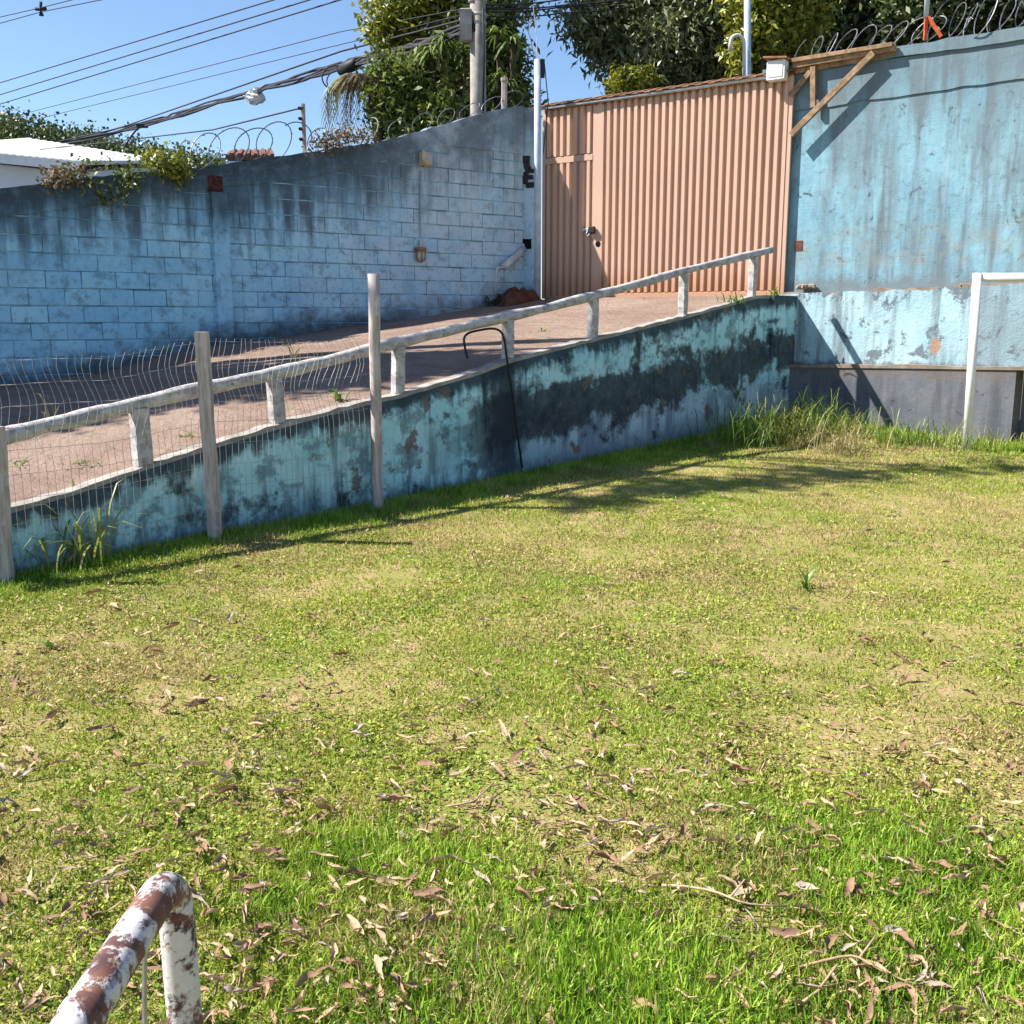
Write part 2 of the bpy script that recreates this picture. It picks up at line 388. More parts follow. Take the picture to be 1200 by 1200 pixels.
def mat_ground():
    t = NT('grassy_soil', .95, .05)
    a = t.noise(.9, 5, rough=.6); b = t.noise(7, 6, rough=.7); f = t.noise(70, 4, rough=.7)
    c = t.mix(t.mr(a, .38, .62), (.24,.25,.06), (.35,.29,.11))
    c = t.mix(t.mr(b, .46, .66, 0, .85), c, (.46,.31,.19))
    c = t.mix(t.mr(f, .45, .65, 0, .4), c, (.14,.14,.04))
    t.col(c); t.bump(t.math('ADD', f, b), .9, .02); return t.m
M_ground = mat_ground()
def mat_grass():
    t = NT('grass_blades', .55, .25)
    r = t.n('Attribute', attribute_name='rnd').outputs['Fac']; dry = t.n('Attribute', attribute_name='dry').outputs['Fac']
    g = t.ramp(r, [(0, (.11,.16,.018)), (.3, (.20,.27,.028)), (.6, (.33,.385,.045)), (1, (.47,.48,.10))])
    d = t.ramp(r, [(0, (.20,.13,.06)), (.5, (.44,.31,.155)), (1, (.64,.50,.30))])
    gl = t.ramp(r, [(0, (.07,.15,.012)), (.35, (.15,.30,.02)), (.7, (.28,.44,.038)), (1, (.44,.55,.09))])
    g = t.mix(t.n('Attribute', attribute_name='lush').outputs['Fac'], g, gl)
    c = t.mix(dry, g, d); t.col(c)
    t.translucent(t.mix(1., c, (1.,1.,.7), 'MULTIPLY'), .3); return t.m
M_grass = mat_grass()
def mat_leaf(name, cols, tr=.25, rough=.45, spec=.4):
    t = NT(name, rough, spec)
    r = t.n('Attribute', attribute_name='rnd').outputs['Fac']
    n = len(cols); c = t.ramp(r, [(i/(n-1), q) for i, q in enumerate(cols)]); t.col(c)
    t.translucent(t.mix(1., c, (1.1,1.1,.6), 'MULTIPLY'), tr); return t.m
M_leaf_yel = mat_leaf('yellow_green_leaves', [(.07,.09,.014), (.16,.19,.025), (.30,.30,.04), (.42,.39,.07)])
M_leaf_mid = mat_leaf('mid_green_leaves', [(.04,.065,.016), (.10,.14,.03), (.18,.22,.06), (.28,.31,.10)])
M_leaf_dark = mat_leaf('dark_green_leaves', [(.02,.032,.014), (.045,.068,.024), (.09,.12,.04), (.20,.23,.085)], .2)
M_leaf_rose = mat_leaf('strap_leaves', [(.06,.10,.025), (.13,.19,.05), (.24,.30,.10)], .25)
M_leaf_grey = mat_leaf('grey_green_leaves', [(.05,.062,.032), (.12,.145,.07), (.23,.255,.14), (.36,.37,.23)], .25)
M_frond_dry = mat_leaf('dry_fronds', [(.10,.075,.06), (.22,.16,.11), (.30,.25,.16)], .15, .8, .1)
M_weed = mat_leaf('weed_leaves', [(.07,.13,.02), (.13,.22,.03), (.22,.31,.06)], .3)
M_grass_tall = mat_leaf('tall_yellowing_grass', [(.12,.17,.03), (.24,.27,.06), (.36,.34,.12)], .3)
M_weed_dry = mat_leaf('dry_weed_stems', [(.22,.18,.09), (.36,.30,.16), (.44,.38,.22)], .2, .8, .1)
M_bark = simple('grey_brown_bark', (.13,.10,.075), .95, .5, 9, .1)
def mat_white_wood():
    t = NT('peeling_whitewash_on_timber', .85, .15)
    st = t.noise(1., 6, t.vmul(t.pos, (9., 9., 14.)), .65); b = t.noise(26, 5, rough=.7)
    c = t.mix(t.mr(st, .36, .6), (.30,.285,.285), (.50,.475,.465))
    c = t.mix(t.mr(b, .53, .66, 0, .8), c, (.20,.17,.15))
    t.col(c); t.bump(t.math('ADD', st, b), .6, .006); return t.m
M_wood_w = mat_white_wood()
def mat_post():
    t = NT('greyed_fence_post_timber', .9, .12)
    st = t.noise(1., 5, t.vmul(t.pos, (30., 30., 3.)), .6); b = t.noise(9, 5)
    c = t.mix(t.mr(st, .38, .62), (.33,.27,.25), (.50,.44,.42)); c = t.mix(t.mr(b, .55, .7, 0, .6), c, (.60,.56,.54))
    t.col(c); t.bump(st, .6, .006); return t.m
M_post = mat_post()
def mat_gate(name, c0):
    t = NT(name, .62, .3)
    a = t.noise(.9, 5); st = t.noise(1., 5, t.vmul(t.pos, (7., 7., .4)), .6); z = t.sep(t.pos)[2]
    c = t.mix(t.mr(a, .35, .65), tuple(x*.92 for x in c0), c0)
    c = t.mix(t.mr(st, .5, .75, 0, .3), c, tuple(x*.72 for x in c0))
    c = t.mix(t.mr(t.math('ADD', z, t.math('MULTIPLY', st, -.5)), 1.75, 2.15, .75, 0), c, (.42,.215,.12))   # red dust at the foot
    c = t.mix(t.mr(t.noise(17, 5, rough=.7), .66, .74, 0, .45), c, (.25,.12,.07))
    t.col(c); t.bump(t.noise(30, 3), .12, .003); return t.m
M_gate = mat_gate('salmon_gate_paint', (.54,.355,.265))
M_rust = simple('rusty_brown_sheet', (.33,.17,.10), .85, .45, 6, .2)
M_galv = simple('galvanised_steel', (.50,.50,.52), .45, .25, 9, .5, .35)
M_pole_blue = simple('pale_blue_painted_steel', (.45,.55,.66), .5, .25, 7, .4)
M_white = simple('white_paint', (.80,.79,.78), .5, .12, 9, .35)
M_plastic_w = simple('white_plastic', (.78,.78,.78), .45, .1, 9, .4)
M_pvc = simple('dull_white_pvc', (.60,.60,.58), .5, .25, 12, .4)
M_timber = simple('raw_pine_timber', (.37,.245,.15), .85, .5, 12, .15)
M_razor = simple('razor_wire_steel', (.20,.20,.215), .5, .3, 20, .5, .6)
M_black = simple('black_rubber', (.015,.015,.018), .6, .2, 15, .3)
M_cable = simple('sun_faded_black_cable', (.035,.035,.045), .7, .2, 15, .2)
M_concrete = simple('pole_concrete', (.40,.36,.33), .92, .3, 5, .1, dark=(.27,.24,.22))
M_red = simple('red_oxide_steel', (.62,.12,.05), .6, .3, 14, .3)
M_wire = simple('galvanised_fence_wire', (.42,.40,.40), .55, .3, 30, .4, .3)
M_house = simple('white_house_wall', (.72,.73,.78), .9, .12, 1.5, .1)
M_roof = simple('white_roof_sheet', (.80,.80,.79), .6, .1, 2, .2)
M_tile = simple('red_roof_tile', (.22,.11,.085), .9, .4, 9, .1)
M_clay = simple('red_earth', (.14,.06,.04), .95, .35, 9, .05)
M_brickred = simple('exposed_red_brick', (.17,.075,.055), .95, .35, 14, .05)
M_dirtbrick = simple('mouldy_brick', (.05,.05,.06), .95, .4, 14, .05)
M_pilhead = simple('mouldy_red_brick', (.10,.045,.045), .95, .6, 18, .05)
M_mortar = simple('grimy_mortar', (.30,.54,.68), .95, .65, 2.6, .05)
M_hole_shade = simple('painted_hole_shade', (.012,.012,.014), .95, .2, 9, .05)  # near-black colour standing in for the shade inside holes
M_lampbeige = simple('aged_beige_plastic', (.50,.40,.25), .6, .3, 14, .3)
M_glass = simple('dusty_lamp_glass', (.45,.40,.36), .2, .2, 14, .5)
M_hill = simple('wooded_hill', (.045,.06,.03), .95, .5, .3, .05)
M_asph = simple('street_asphalt', (.07,.065,.06), .95, .3, 2, .1)
def mat_rustpaint():
    t = NT('white_paint_peeling_off_rust', .55, .35)
    o = t.pos
    n1 = t.noise(15, 8, o, .66, dist=.2); n2 = t.noise(70, 4, o)
    m = t.mr(t.math('ADD', n1, t.math('MULTIPLY', t.math('SUBTRACT', t.noise(120, 4, o), .5), .10)), .46, .54)
    c = t.mix(m, t.mix(n2, (.50,.47,.47), (.66,.63,.63)), t.mix(t.mr(t.noise(11, 5, o), .35, .65), (.06,.028,.032), (.19,.085,.06)))
    c = t.mix(t.mr(t.noise(45, 6, o, .7), .58, .66, 0, .7), c, (.40,.27,.18))
    t.col(c); t.rough(t.math('ADD', .4, t.math('MULTIPLY', m, .4)))
    t.bump(t.math('SUBTRACT', t.math('MULTIPLY', n2, .3), m), .5, .003); return t.m
M_rustpaint = mat_rustpaint()

# ------------------------------------------------------------------ the setting: field, ramp, street, hill
def on_ground(u, v):
    r = ray(u, v); z = 0.
    for _ in range(30):
        k = (z-H)/r.z; x, y = r.x*k, k; z = float(ground_z(x, y))
    return Vector((x, y, z))
def grid_mesh(name, X, Y, Z, mat, smooth=True):
    ny, nx = X.shape
    V = np.stack([X.ravel(), Y.ravel(), Z.ravel()], 1)
    i = np.arange(nx*ny).reshape(ny, nx)
    F = np.stack([i[:-1,:-1].ravel(), i[:-1,1:].ravel(), i[1:,1:].ravel(), i[1:,:-1].ravel()], 1)
    return np_mesh(name, V, F, mat, smooth=smooth)
gx = np.concatenate([[-60,-30,-18], np.linspace(-10, 10, 201), [18,30,60]]); gy = np.concatenate([[-60,-30,-12], np.linspace(-4, 14.6, 187)])
GX, GY = np.meshgrid(gx, gy)
tag(link('ground', grid_mesh('ground', GX, GY, ground_z(GX, GY), M_ground)), kind='structure')

def ramp_z(p):
    """ramp height at an xy point: blended between the kerb of the retaining wall and the foot of the block wall"""
    a = (p-RT.A).dot(RT.t); da = -(p-RT.A).dot(RT.n); b = (p-LW.A).dot(LW.t); db = (p-LW.A).dot(LW.n)
    f = min(max(da/max(da+db, .01), 0), 1)
    return (rt_top(a)-.015)*(1-f) + lw_base(b)*f
rows = []
N, MM = 110, 44
ts = np.linspace(-.45, 1.0, N)
for t_ in ts:
    pa = RT.A + RT.t*(t_*(RT.L+.05)) - RT.n*.10; pb = LW.A + LW.t*(t_*(LW.L+.15)) - LW.n*.05
    rows.append([pa.lerp(pb, k/(MM-1)) for k in range(MM)])
for e in (.35, .8):      # runs on a little under the gate, to the street
    rows.append([p - GT.n*e for p in rows[N-1]])
RX = np.array([[p.x for p in r] for r in rows]); RY = np.array([[p.y for p in r] for r in rows])
RZ = np.array([[ramp_z(p) for p in r] for r in rows])
fe = np.linspace(0, 1, MM); flat = sm(np.arange(N+2), N-9, N-1)[:, None]
RZ = RZ*(1-flat) + 1.915*flat
RZ += .02*(vnoise(RX*1.3, RY*1.3, 5)-.5) + .010*(vnoise(RX*5, RY*5, 6)-.5)
RZ[:, 0] = [ramp_z(r[0]) for r in rows]
tag(link('ramp', grid_mesh('ramp', RX, RY, RZ, M_ramp)), kind='structure')
def on_ramp(u, v):
    r = ray(u, v); lo = None
    for k in np.linspace(6, 17, 600):
        if r.z*k + H < ramp_z(Vector((r.x*k, k))): lo = k; break
    k = lo or 10; return Vector((r.x*k, k, ramp_z(Vector((r.x*k, k)))))
st = [LW.pt(-45, 1.88, -.3), LW.pt(LW.L, 1.88, -.3), GT.pt(-.1, 1.88, -.62), GT.pt(GT.L+.1, 1.88, -.62), RW.pt(0, 1.88, -.3), RW.pt(45, 1.88, -.3), Vector((2500,-200,1.88)), Vector((2500,2500,1.88)), Vector((-2500,2500,1.88)), Vector((-2500,-200,1.88))]
tag(link('street', mesh('street', st, [tuple(range(len(st)))], M_asph)), kind='structure')
# wooded hill far left
hv, hf = [], []
prof = [(-420,168),(-250,150),(-120,138),(-30,141),(10,143),(40,153),(70,163),(110,164),(135,176),(170,178),(230,190),(330,196)]
for i in range(61):
    u = -420 + 750*i/60; v = lerp1(prof, u)
    for j in range(9):
        f = j/8; p = at(u, v, 150); q = Vector((p.x*(1+.8*(1-f)*.3), 150-60*(1-f)+0, 1.9 + (p.z-1.9)*math.sin(f*math.pi/2)))
        q.z += (rnd.random()-.5)*1.0*f; q.x += (rnd.random()-.5)*1.5; hv.append(q)
for i in range(60):
    for j in range(8): hf.append((i*9+j, i*9+j+1, (i+1)*9+j+1, (i+1)*9+j))
tag(link('hill', mesh('hill', hv, hf, M_hill, True)), kind='structure')

# ------------------------------------------------------------------ left block wall
bw = tag(empty('block_wall', LW.pt(0, 0, 0), 0), 'shaded blue painted concrete block wall along the ramp, mouldy at the top', 'wall')
S0, S1 = -5.0, LW.L
z_row0 = LW.hit(60, 399)[1]
beam_z = LW.hit(520, 170)[1]; s_beam = LW.hit(470, 165)[0]
def band_bot(s):
    b = lw_top(s) - .29 - .03*math.sin(s*2.1)
    if s > s_beam: b = min(b, beam_z)
    return b
mb = MB(); ss = [S0 + (S1-S0)*i/130 for i in range(131)]
def strip(mb, ss, bot, top, o0, o1, PL):
    """solid strip between bottom and top curves, front at offset o1, back at o0"""
    b = len(mb.v)
    for s in ss:
        mb.v += [PL.pt(s, bot(s), o0), PL.pt(s, bot(s), o1), PL.pt(s, top(s), o1), PL.pt(s, top(s), o0)]
    n = len(ss)
    for i in range(n-1):
        a = b+i*4; c = a+4
        for k in range(4): mb.f.append((a+k, c+k, c+(k+1)%4, a+(k+1)%4))
    mb.f.append((b, b+1, b+2, b+3)); e = b+(n-1)*4; mb.f.append((e+3, e+2, e+1, e))
strip(mb, ss, lambda s: lw_base(s)-.5, lambda s: lw_top(s)-.05, -.20, -.010, LW)
mb.build('mortar_core', M_mortar, bw)
jit = {round(s, 4): .018*(rnd.random()-.5) + (.02 if rnd.random() < .06 else 0) for s in ss}
mb = MB(); strip(mb, ss, band_bot, lambda s: lw_top(s) + jit.get(round(s, 4), 0), -.21, .011, LW); mb.build('top_render_band', M_block, bw)
# blocks: three mesh variants shared by all copies
variants = []
for k in range(4):
    b = MB(); dx = .392-.004*(k % 2); b.cbox((0, -.05, 0), (dx, .10, .190), .006+.002*(k % 2))
    vs = [v + Vector(((rnd.random()-.5)*.006, (rnd.random()-.5)*.004, (rnd.random()-.5)*.006)) for v in b.v]
    variants.append(mesh('block', vs, b.f, M_block))
pil = [LW.hit(250, 300)[0], LW.hit(268, 300)[0]]
rzL = LW.rz()
nb = 0
for r in range(-8, 22):
    zc = z_row0 + (r+.5)*.2
    for q in range(-2, 21):
        sc_ = q*.4 + (.2 if r % 2 else 0) + .1
        if sc_ < -.75 or sc_ > LW.L-.15: continue
        if zc + .09 > min(band_bot(sc_-.2), band_bot(sc_+.2)) + .235: continue
        if zc + .1 < min(lw_base(sc_-.2), lw_base(sc_+.2)): continue
        if pil[0] < sc_-.17 and sc_+.17 < pil[1]: continue
        o = link('block', variants[rnd.randrange(4)], bw)
        p = LW.pt(sc_, zc + (rnd.random()-.5)*.006, (rnd.random()**2)*.008 - .003 - (.005 if rnd.random() < .3 else 0))
        o.location = p - bw.location; o.rotation_euler = ((rnd.random()-.5)*.012, (rnd.random()-.5)*.012, rzL + math.pi + (rnd.random()-.5)*.01)
        nb += 1
hm = MB(); hm.cbox((0, -.05, 0), (.146, .10, .190), .006); hm = mesh('block', hm.v, hm.f, M_block)
for r in range(-8, 22):
    zc = z_row0 + (r+.5)*.2
    if r % 2 and lw_base(LW.L) - .1 < zc and zc + .09 < band_bot(LW.L-.1) + .235:
        o = link('block', hm, bw); o.location = LW.pt(LW.L-.078, zc, 0) - bw.location; o.rotation_euler.z = rzL + math.pi
print('blocks', nb)
mb = MB()
strip(mb, [pil[0], pil[1]], lambda s: lw_base(s)-.3, lambda s: LW.hit(260, 226)[1], -.02, .06, LW); mb.build('pilaster', M_block, bw)
mb = MB(); strip(mb, [pil[0]-.03+.05*i for i in range(5)], lambda s: LW.hit(260, 226)[1]+.003, lambda s: LW.hit(260, 207)[1] + .01*math.sin(s*70), -.02, .012, LW)
tag(mb.build('broken_pilaster_head', M_pilhead, bw), 'broken pilaster head with red brick showing')
# return that joins the wall to the gate
ret = Plane(LW.A + LW.t*(LW.L-.004) - LW.n*.06, Vector(GT.A) - GT.t*.14)
rtop = lambda s: lw_top(LW.L) - .02
mb = MB(); strip(mb, [-.12, ret.L*.5, ret.L], lambda s: 1.2, rtop, -.25, .0, ret); mb.build('return_wall', M_block, bw)
mb = MB()
for k in range(9):
    zz = LW.hit(612, 200)[1] + .05*k - .22 + .03*rnd.random()
    mb.cbox(ret.pt(ret.L*(.25+.45*rnd.random()), zz, .004+.012*rnd.random()), (.08+.14*rnd.random(), .035, .05+.05*rnd.random()), .012, Matrix.Rotation(ret.rz(), 3, 'Z') @ Matrix.Rotation((rnd.random()-.5)*.2, 3, 'Y'))
tag(mb.build('crumbled_patch', M_dirtbrick, bw), 'crumbled dark patch with loose bricks on the wall return')
p = Plane(ret.A, ret.A+ret.t).hit(613, 286); mb = MB(); mb.box(ret.pt(ret.L*.45, ret.hit(613, 286)[1], 0.0), (.13, .03, .15), Matrix.Rotation(ret.rz(), 3, 'Z'))  # black plate on the face, the hole's shade put into its colour
tag(mb.build('wall_hole', M_hole_shade, bw), 'small square hole in the wall return')

# ------------------------------------------------------------------ retaining wall with kerb
rw = tag(empty('retaining_wall', RT.pt(0, 0, 0)), 'turquoise retaining wall beside the ramp, streaked with black mould', 'wall')
mb = MB(); s_end = RT.hit(905, 360)[0]
ssr = [-4 + (s_end+4)*i/140 for i in range(141)]
gz = lambda s: -.5
nj = {round(s, 4): rnd.random() for s in ssr}
b0 = len(mb.v)
# face as a fine grid so that it bulges slightly, plus a solid behind
nz = 14
for s in ssr:
    for k in range(nz+1):
        f = k/nz; z = -.3 + (rt_top(s)-.02+.3)*f
        mb.v.append(RT.pt(s, z, .012*(float(vnoise(s*1.7, z*1.7, 9))-.5) + .006*(float(vnoise(s*6, z*6, 10))-.5) - .03*max(0, f-.93)/.07))
for i in range(len(ssr)-1):
    for k in range(nz): a = i*(nz+1)+k; mb.f.append((a, a+nz+1, a+nz+2, a+1))
face = mb.build('wall_face', M_ret, rw, True)
mb = MB(); strip(mb, ssr, lambda s: -.3, lambda s: rt_top(s)-.035, -.16, -.03, RT); mb.build('wall_body', M_ret, rw)
kerb_m = simple('chalky_kerb_mortar', (.36,.335,.31), .92, .35, 6, .1)
mb = MB(); strip(mb, ssr, lambda s: rt_top(s)-.037, lambda s: rt_top(s) + .016*(nj[round(s, 4)]-.5), -.15, -.022, RT); mb.build('kerb', kerb_m, rw)
# end pier at the gate
sp0, sp1 = RT.hit(903, 380)[0], RT.hit(926, 380)[0]+.12
mb = MB(); strip(mb, [sp0, sp1], lambda s: -.2, lambda s: RT.hit(905, 346)[1], -.2, .03, RT); mb.build('end_pier', M_ret, rw)

# ------------------------------------------------------------------ right wall
rwl = tag(empty('boundary_wall', RW.pt(0, 0, 0)), 'tall sunlit sky-blue rendered wall right of the gate, stepped at its foot', 'wall')
RW_TOP = [RW.hit(u, v) for u, v in [(930,76),(1010,62),(1060,54),(1120,45),(1200,33)]]
RW_L1 = [RW.hit(u, v) for u, v in [(960,66),(1040,72-4),(1120,62-5),(1200,46)]]
cop = lambda s: lerp1(RW_TOP, min(s, 3.4))
line2 = [RW.hit(u, v) for u, v in [(925,133),(985,122),(1090,107),(1200,92)]]
l2 = lambda s: lerp1(line2, s)
led1 = [RW.hit(u, v, .1) for u, v in [(930,344),(1060,340),(1200,332)]]
led2 = [RW.hit(u, v, .2) for u, v in [(930,428),(1060,429),(1200,431)]]
SS = [-.35 + 6*i/90 for i in range(91)]
jj = [rnd.random()-.5 for _ in SS]; wob = lambda s, a, k=0: a*(float(vnoise(np.array(s*5.+k*9), np.array(k*3.3), 21+k))-.5)
mb = MB(); strip(mb, SS, lambda s: lerp1(led1, s)-.1, lambda s: l2(s)+wob(s,.03), -.22, 0, RW); mb.build('upper_render', M_rup, rwl)
mb = MB(); strip(mb, SS, lambda s: l2(s)+wob(s,.03)+.002, lambda s: cop(s)-.13, -.22, .016, RW); mb.build('top_band', M_rup, rwl)
mb = MB(); strip(mb, SS, lambda s: cop(s)-.128+wob(s,.02,2), lambda s: cop(s)+wob(s,.035,1), -.24, .045, RW); mb.build('coping', M_rup, rwl)
s_cr = RW.hit(1188, 470, .2)[0]
mb = MB(); strip(mb, SS, lambda s: lerp1(led2, s)-.04, lambda s: lerp1(led1, s)+wob(s,.04,3), -.2, .10, RW); mb.build('middle_plinth', M_rmid, rwl)
mb = MB(); strip(mb, SS, lambda s: lerp1(led1, s)+wob(s,.04,3)+.001, lambda s: lerp1(led1, s)+.022+wob(s,.05,4), -.02, .092, RW); mb.build('upper_ledge', M_ledge, rwl)
SL = [s for s in SS if s < s_cr] + [s_cr]
mb = MB(); strip(mb, SL, lambda s: -.3, lambda s: lerp1(led2, s)-.03, -.2, .20, RW); mb.build('lower_plinth', M_rlow, rwl)
mb = MB(); strip(mb, SS, lambda s: lerp1(led2, s)-.029, lambda s: lerp1(led2, s)+.012+wob(s,.025,5), .0, .215, RW); mb.build('lower_ledge', M_ledge, rwl)
mb = MB(); strip(mb, [s_cr+.002, s_cr+3], lambda s: -.3, lambda s: lerp1(led2, s)-.04, -.4, -.2, RW); mb.build('recess_back', M_rlow, rwl)
# small square brick-lined hole by the gate
s_, z_ = RW.hit(936, 288); mb = MB(); mb.box(RW.pt(s_, z_, 0), (.11, .012, .13), Matrix.Rotation(RW.rz(), 3, 'Z')); mb.build('wall_hole', M_brickred, rwl)
# lumps of mortar left on the ledge
for u in (945, 1136):
    s_, z_ = RW.hit(u, 338, .06); mb = MB(); b = []
    for k in range(7):
        mb.cbox(RW.pt(s_+(rnd.random()-.5)*.16, z_+.01+rnd.random()*.03, .05), (.07+.06*rnd.random(), .05, .04+.03*rnd.random()), .015, Matrix.Rotation(RW.rz()+rnd.random(), 3, 'Z'))
    mb.build('mortar_lump', M_ledge, rwl)

# ------------------------------------------------------------------ gate
gt = tag(empty('sliding_gate', GT.pt(0, 1.9, 0), 0), 'salmon ribbed steel gate with a wicket door at its left end', 'gate')
RG = Matrix.Rotation(GT.rz(), 3, 'Z')
gz0 = GT.hit(800, 346)[1]; ztop = GT.hit(637, 128)[1]
zb, zt = 1.905, (GT.hit(637,128)[1] + GT.hit(920,86)[1])/2
Lg = GT.L
s_st0, s_st1 = GT.hit(694, 250)[0], GT.hit(706, 250)[0]
mb = MB(); strip(mb, [0, s_st1+.02], lambda s: zb+.03, lambda s: zt-.01, -.05, -.035, GT); mb.build('wicket_sheet', M_gate, gt)
mb = MB(); strip(mb, [s_st1+.022, Lg], lambda s: zb+.03, lambda s: zt-.01, -.05, -.035, GT); mb.build('sheet', M_gate, gt)
def slat_mesh(h):
    b = MB(); w0, w1, d = .080, .050, .052
    pr = [(-w0/2, 0), (-w1/2, -d), (w1/2, -d), (w0/2, 0)]
    v = [(x, y, 0) for x, y in pr] + [(x, y, h) for x, y in pr]
    return mesh('slat', v, [(0,1,5,4),(1,2,6,5),(2,3,7,6),(3,2,1,0),(4,5,6,7)], M_gate)
def slats(s0, s1, z0, z1, n):
    me = slat_mesh(z1-z0)
    for k in range(n):
        o = link('slat', me, gt); s = s0 + (s1-s0)*(k+.5)/n
        o.location = GT.pt(s, z0, -.034 + (rnd.random()-.5)*.003) - gt.location; o.rotation_euler.z = GT.rz() + (rnd.random()-.5)*.02
zw = GT.hit(665, 187)[1]
slats(.03, s_st0-.01, zb+.03, zw-.05, 7); slats(.03, s_st0-.01, zw+.055, zt-.04, 7)
slats(s_st1+.03, Lg-.02, zb+.09, zt-.03, 25)
def gbar(name, s0, s1, z0, z1, o0, o1, mat=M_gate):
    mb = MB(); c = GT.pt((s0+s1)/2, (z0+z1)/2, (o0+o1)/2); mb.cbox(c, (s1-s0, o1-o0, z1-z0), .005, RG); return mb.build(name, mat, gt)
gbar('stile', s_st0, s_st1, zb+.02, zt-.02, -.034, .006)
gbar('edge_stile', -.02, .035, zb+.02, zt-.02, -.0345, .009)
gbar('edge_stile', Lg-.045, Lg+.01, zb+.02, zt-.02, -.034, .008)
gbar('transom', .037, s_st0-.002, zw-.045, zw+.045, -.030, .012)
gbar('bottom_rail', s_st1+.004, Lg-.047, zb+.005, zb+.085, -.033, .015)
gbar('wicket_sill', .037, s_st0-.002, zb+.005, zb+.06, -.033, .013)
# canopy strip of rusty sheet on top, with the pale track pipe below it
zt2 = zt-.035
mb = MB(); n = 40
for i in range(n):
    s0, s1 = -.02+(Lg+.04)*i/n, -.02+(Lg+.04)*(i+1)/n
    dz = .012*(i % 2)
    mb.hexa([GT.pt(s0, zt2+.035+dz, .10), GT.pt(s1-.004, zt2+.035+dz, .10), GT.pt(s1-.004, zt2+.10+dz, -.14), GT.pt(s0, zt2+.10+dz, -.14),
             GT.pt(s0, zt2+.052+dz, .10), GT.pt(s1-.004, zt2+.052+dz, .10), GT.pt(s1-.004, zt2+.117+dz, -.14), GT.pt(s0, zt2+.117+dz, -.14)])
mb.build('canopy_sheet', M_rust, gt)
mb = MB(); mb.tube([GT.pt(-.02, zt-.015, .055), GT.pt(Lg*.5, zt-.02, .055), GT.pt(Lg-.1, zt-.012, .055)], .026, 10); mb.build('track_pipe', M_galv, gt, True)
gbar('head_rail', 0, Lg, zt-.035, zt+.03, -.055, -.002, M_rust)
for k in range(30):
    s = .06 + (Lg-.3)*k/29
    mb = MB(); mb.box(GT.pt(s, zt-.045, .028), (.03, .05, .03), RG); mb.build('bracket', M_rust, gt)
# latch, padlock and worn pull hole
sL, zL = GT.hit(692, 269); lt = gbar('latch', sL-.13, sL+.08, zL-.02, zL+.02, .007, .03, M_galv)
mb = MB(); mb.cbox(GT.pt(sL+.05, zL-.01, .045), (.10, .05, .10), .012, RG); mb.build('lock_case', M_black, gt)
mb = MB(); mb.tube([GT.pt(sL-.03, zL-.02, .03), GT.pt(sL-.05, zL-.07, .04), GT.pt(sL-.02, zL-.10, .04), GT.pt(sL+.01, zL-.06, .035)], .012, 8); mb.build('padlock_chain', M_galv, gt, True)
sH, zH = GT.hit(701, 286); mb = MB(); mb.tube([GT.pt(sH, zH, .007), GT.pt(sH, zH, .0085)], .045, 12); mb.build('pull_hole', M_hole_shade, gt)  # flat black disc, shade of the pull hole painted as colour
# gate post
p0 = at(630, 352, 15.95); p1 = at(630, 70, 15.95)
gp = tag(empty('gate_post', p0), 'pale blue steel post standing at the left edge of the gate', 'post')
mb = MB(); mb.tube([p0-Vector((0,0,.1)), p0.lerp(p1, .5), p1], .052, 12); mb.build('pipe', M_pole_blue, gp, True)
mb = MB(); mb.cbox(p1+Vector((.06,0,-.12)), (.09, .06, .26), .01); mb.tube([p1+Vector((.1,0,-.05)), p1+Vector((.16,0,-.6)), p1+Vector((.09,0,-1.3))], .008, 5); mb.build('sensor_box', M_cable, gp)
mb = MB(); mb.tube([p1, p1+Vector((-.02,0,.35)), p1+Vector((-.07,0,.75))], .006, 5); mb.build('whip_aerial', M_galv, gp)
# meter box at the right head of the gate
s_, z_ = GT.hit(911, 83, .1); ebx = tag(empty('junction_box', GT.pt(s_, z_, .1)), 'small white junction box at the upper right corner of the gate', 'box')
mb = MB(); mb.cbox(GT.pt(s_, z_, .1), (.24, .14, .25), .012, RG); mb.build('case', M_plastic_w, ebx)
mb = MB(); mb.cbox(GT.pt(s_, z_+.008, .172), (.19, .012, .19), .004, RG); mb.build('cover', M_plastic_w, ebx)
mb = MB(); mb.cbox(GT.pt(s_, z_+.145, .09), (.32, .26, .025), .004, RG @ Matrix.Rotation(.12, 3, 'Y')); mb.build('lid', M_rust, ebx)

# timber brace frame right of the gate
tf = tag(empty('timber_brace_frame', RW.pt(.3, 4, .2)), 'raw timber brace frame fixed to the wall beside the gate head', 'frame')
def plank(name, uv0, uv1, off0, off1, wd, th, mat=M_timber):
    a = RW.pt(*RW.hit(*uv0, off0), off0); b = RW.pt(*RW.hit(*uv1, off1), off1)
    d = (b-a); L = d.length; X = d.normalized(); Nn = Vector((RW.n.x, RW.n.y, 0)); Zz = X.cross(Nn).normalized(); Yy = Zz.cross(X)
    M = Matrix((X, Yy, Zz)).transposed(); mb = MB(); mb.cbox((a+b)/2, (L, th, wd), .004, M); return mb.build(name, mat, tf)
plank('diagonal_brace', (927,158), (1024,62), .15, .125, .075, .05)
plank('top_rail', (930,77), (1050,56), .10, .09, .075, .06)
plank('top_rail', (928,71), (1046,52), .14, .13, .05, .04)
plank('upright', (953,78), (953,126), .095, .095, .07, .045)
plank('short_brace', (926,112), (950,84), .10, .10, .065, .045)
plank('wall_plate', (932,84), (1050,62), .045, .04, .06, .04)

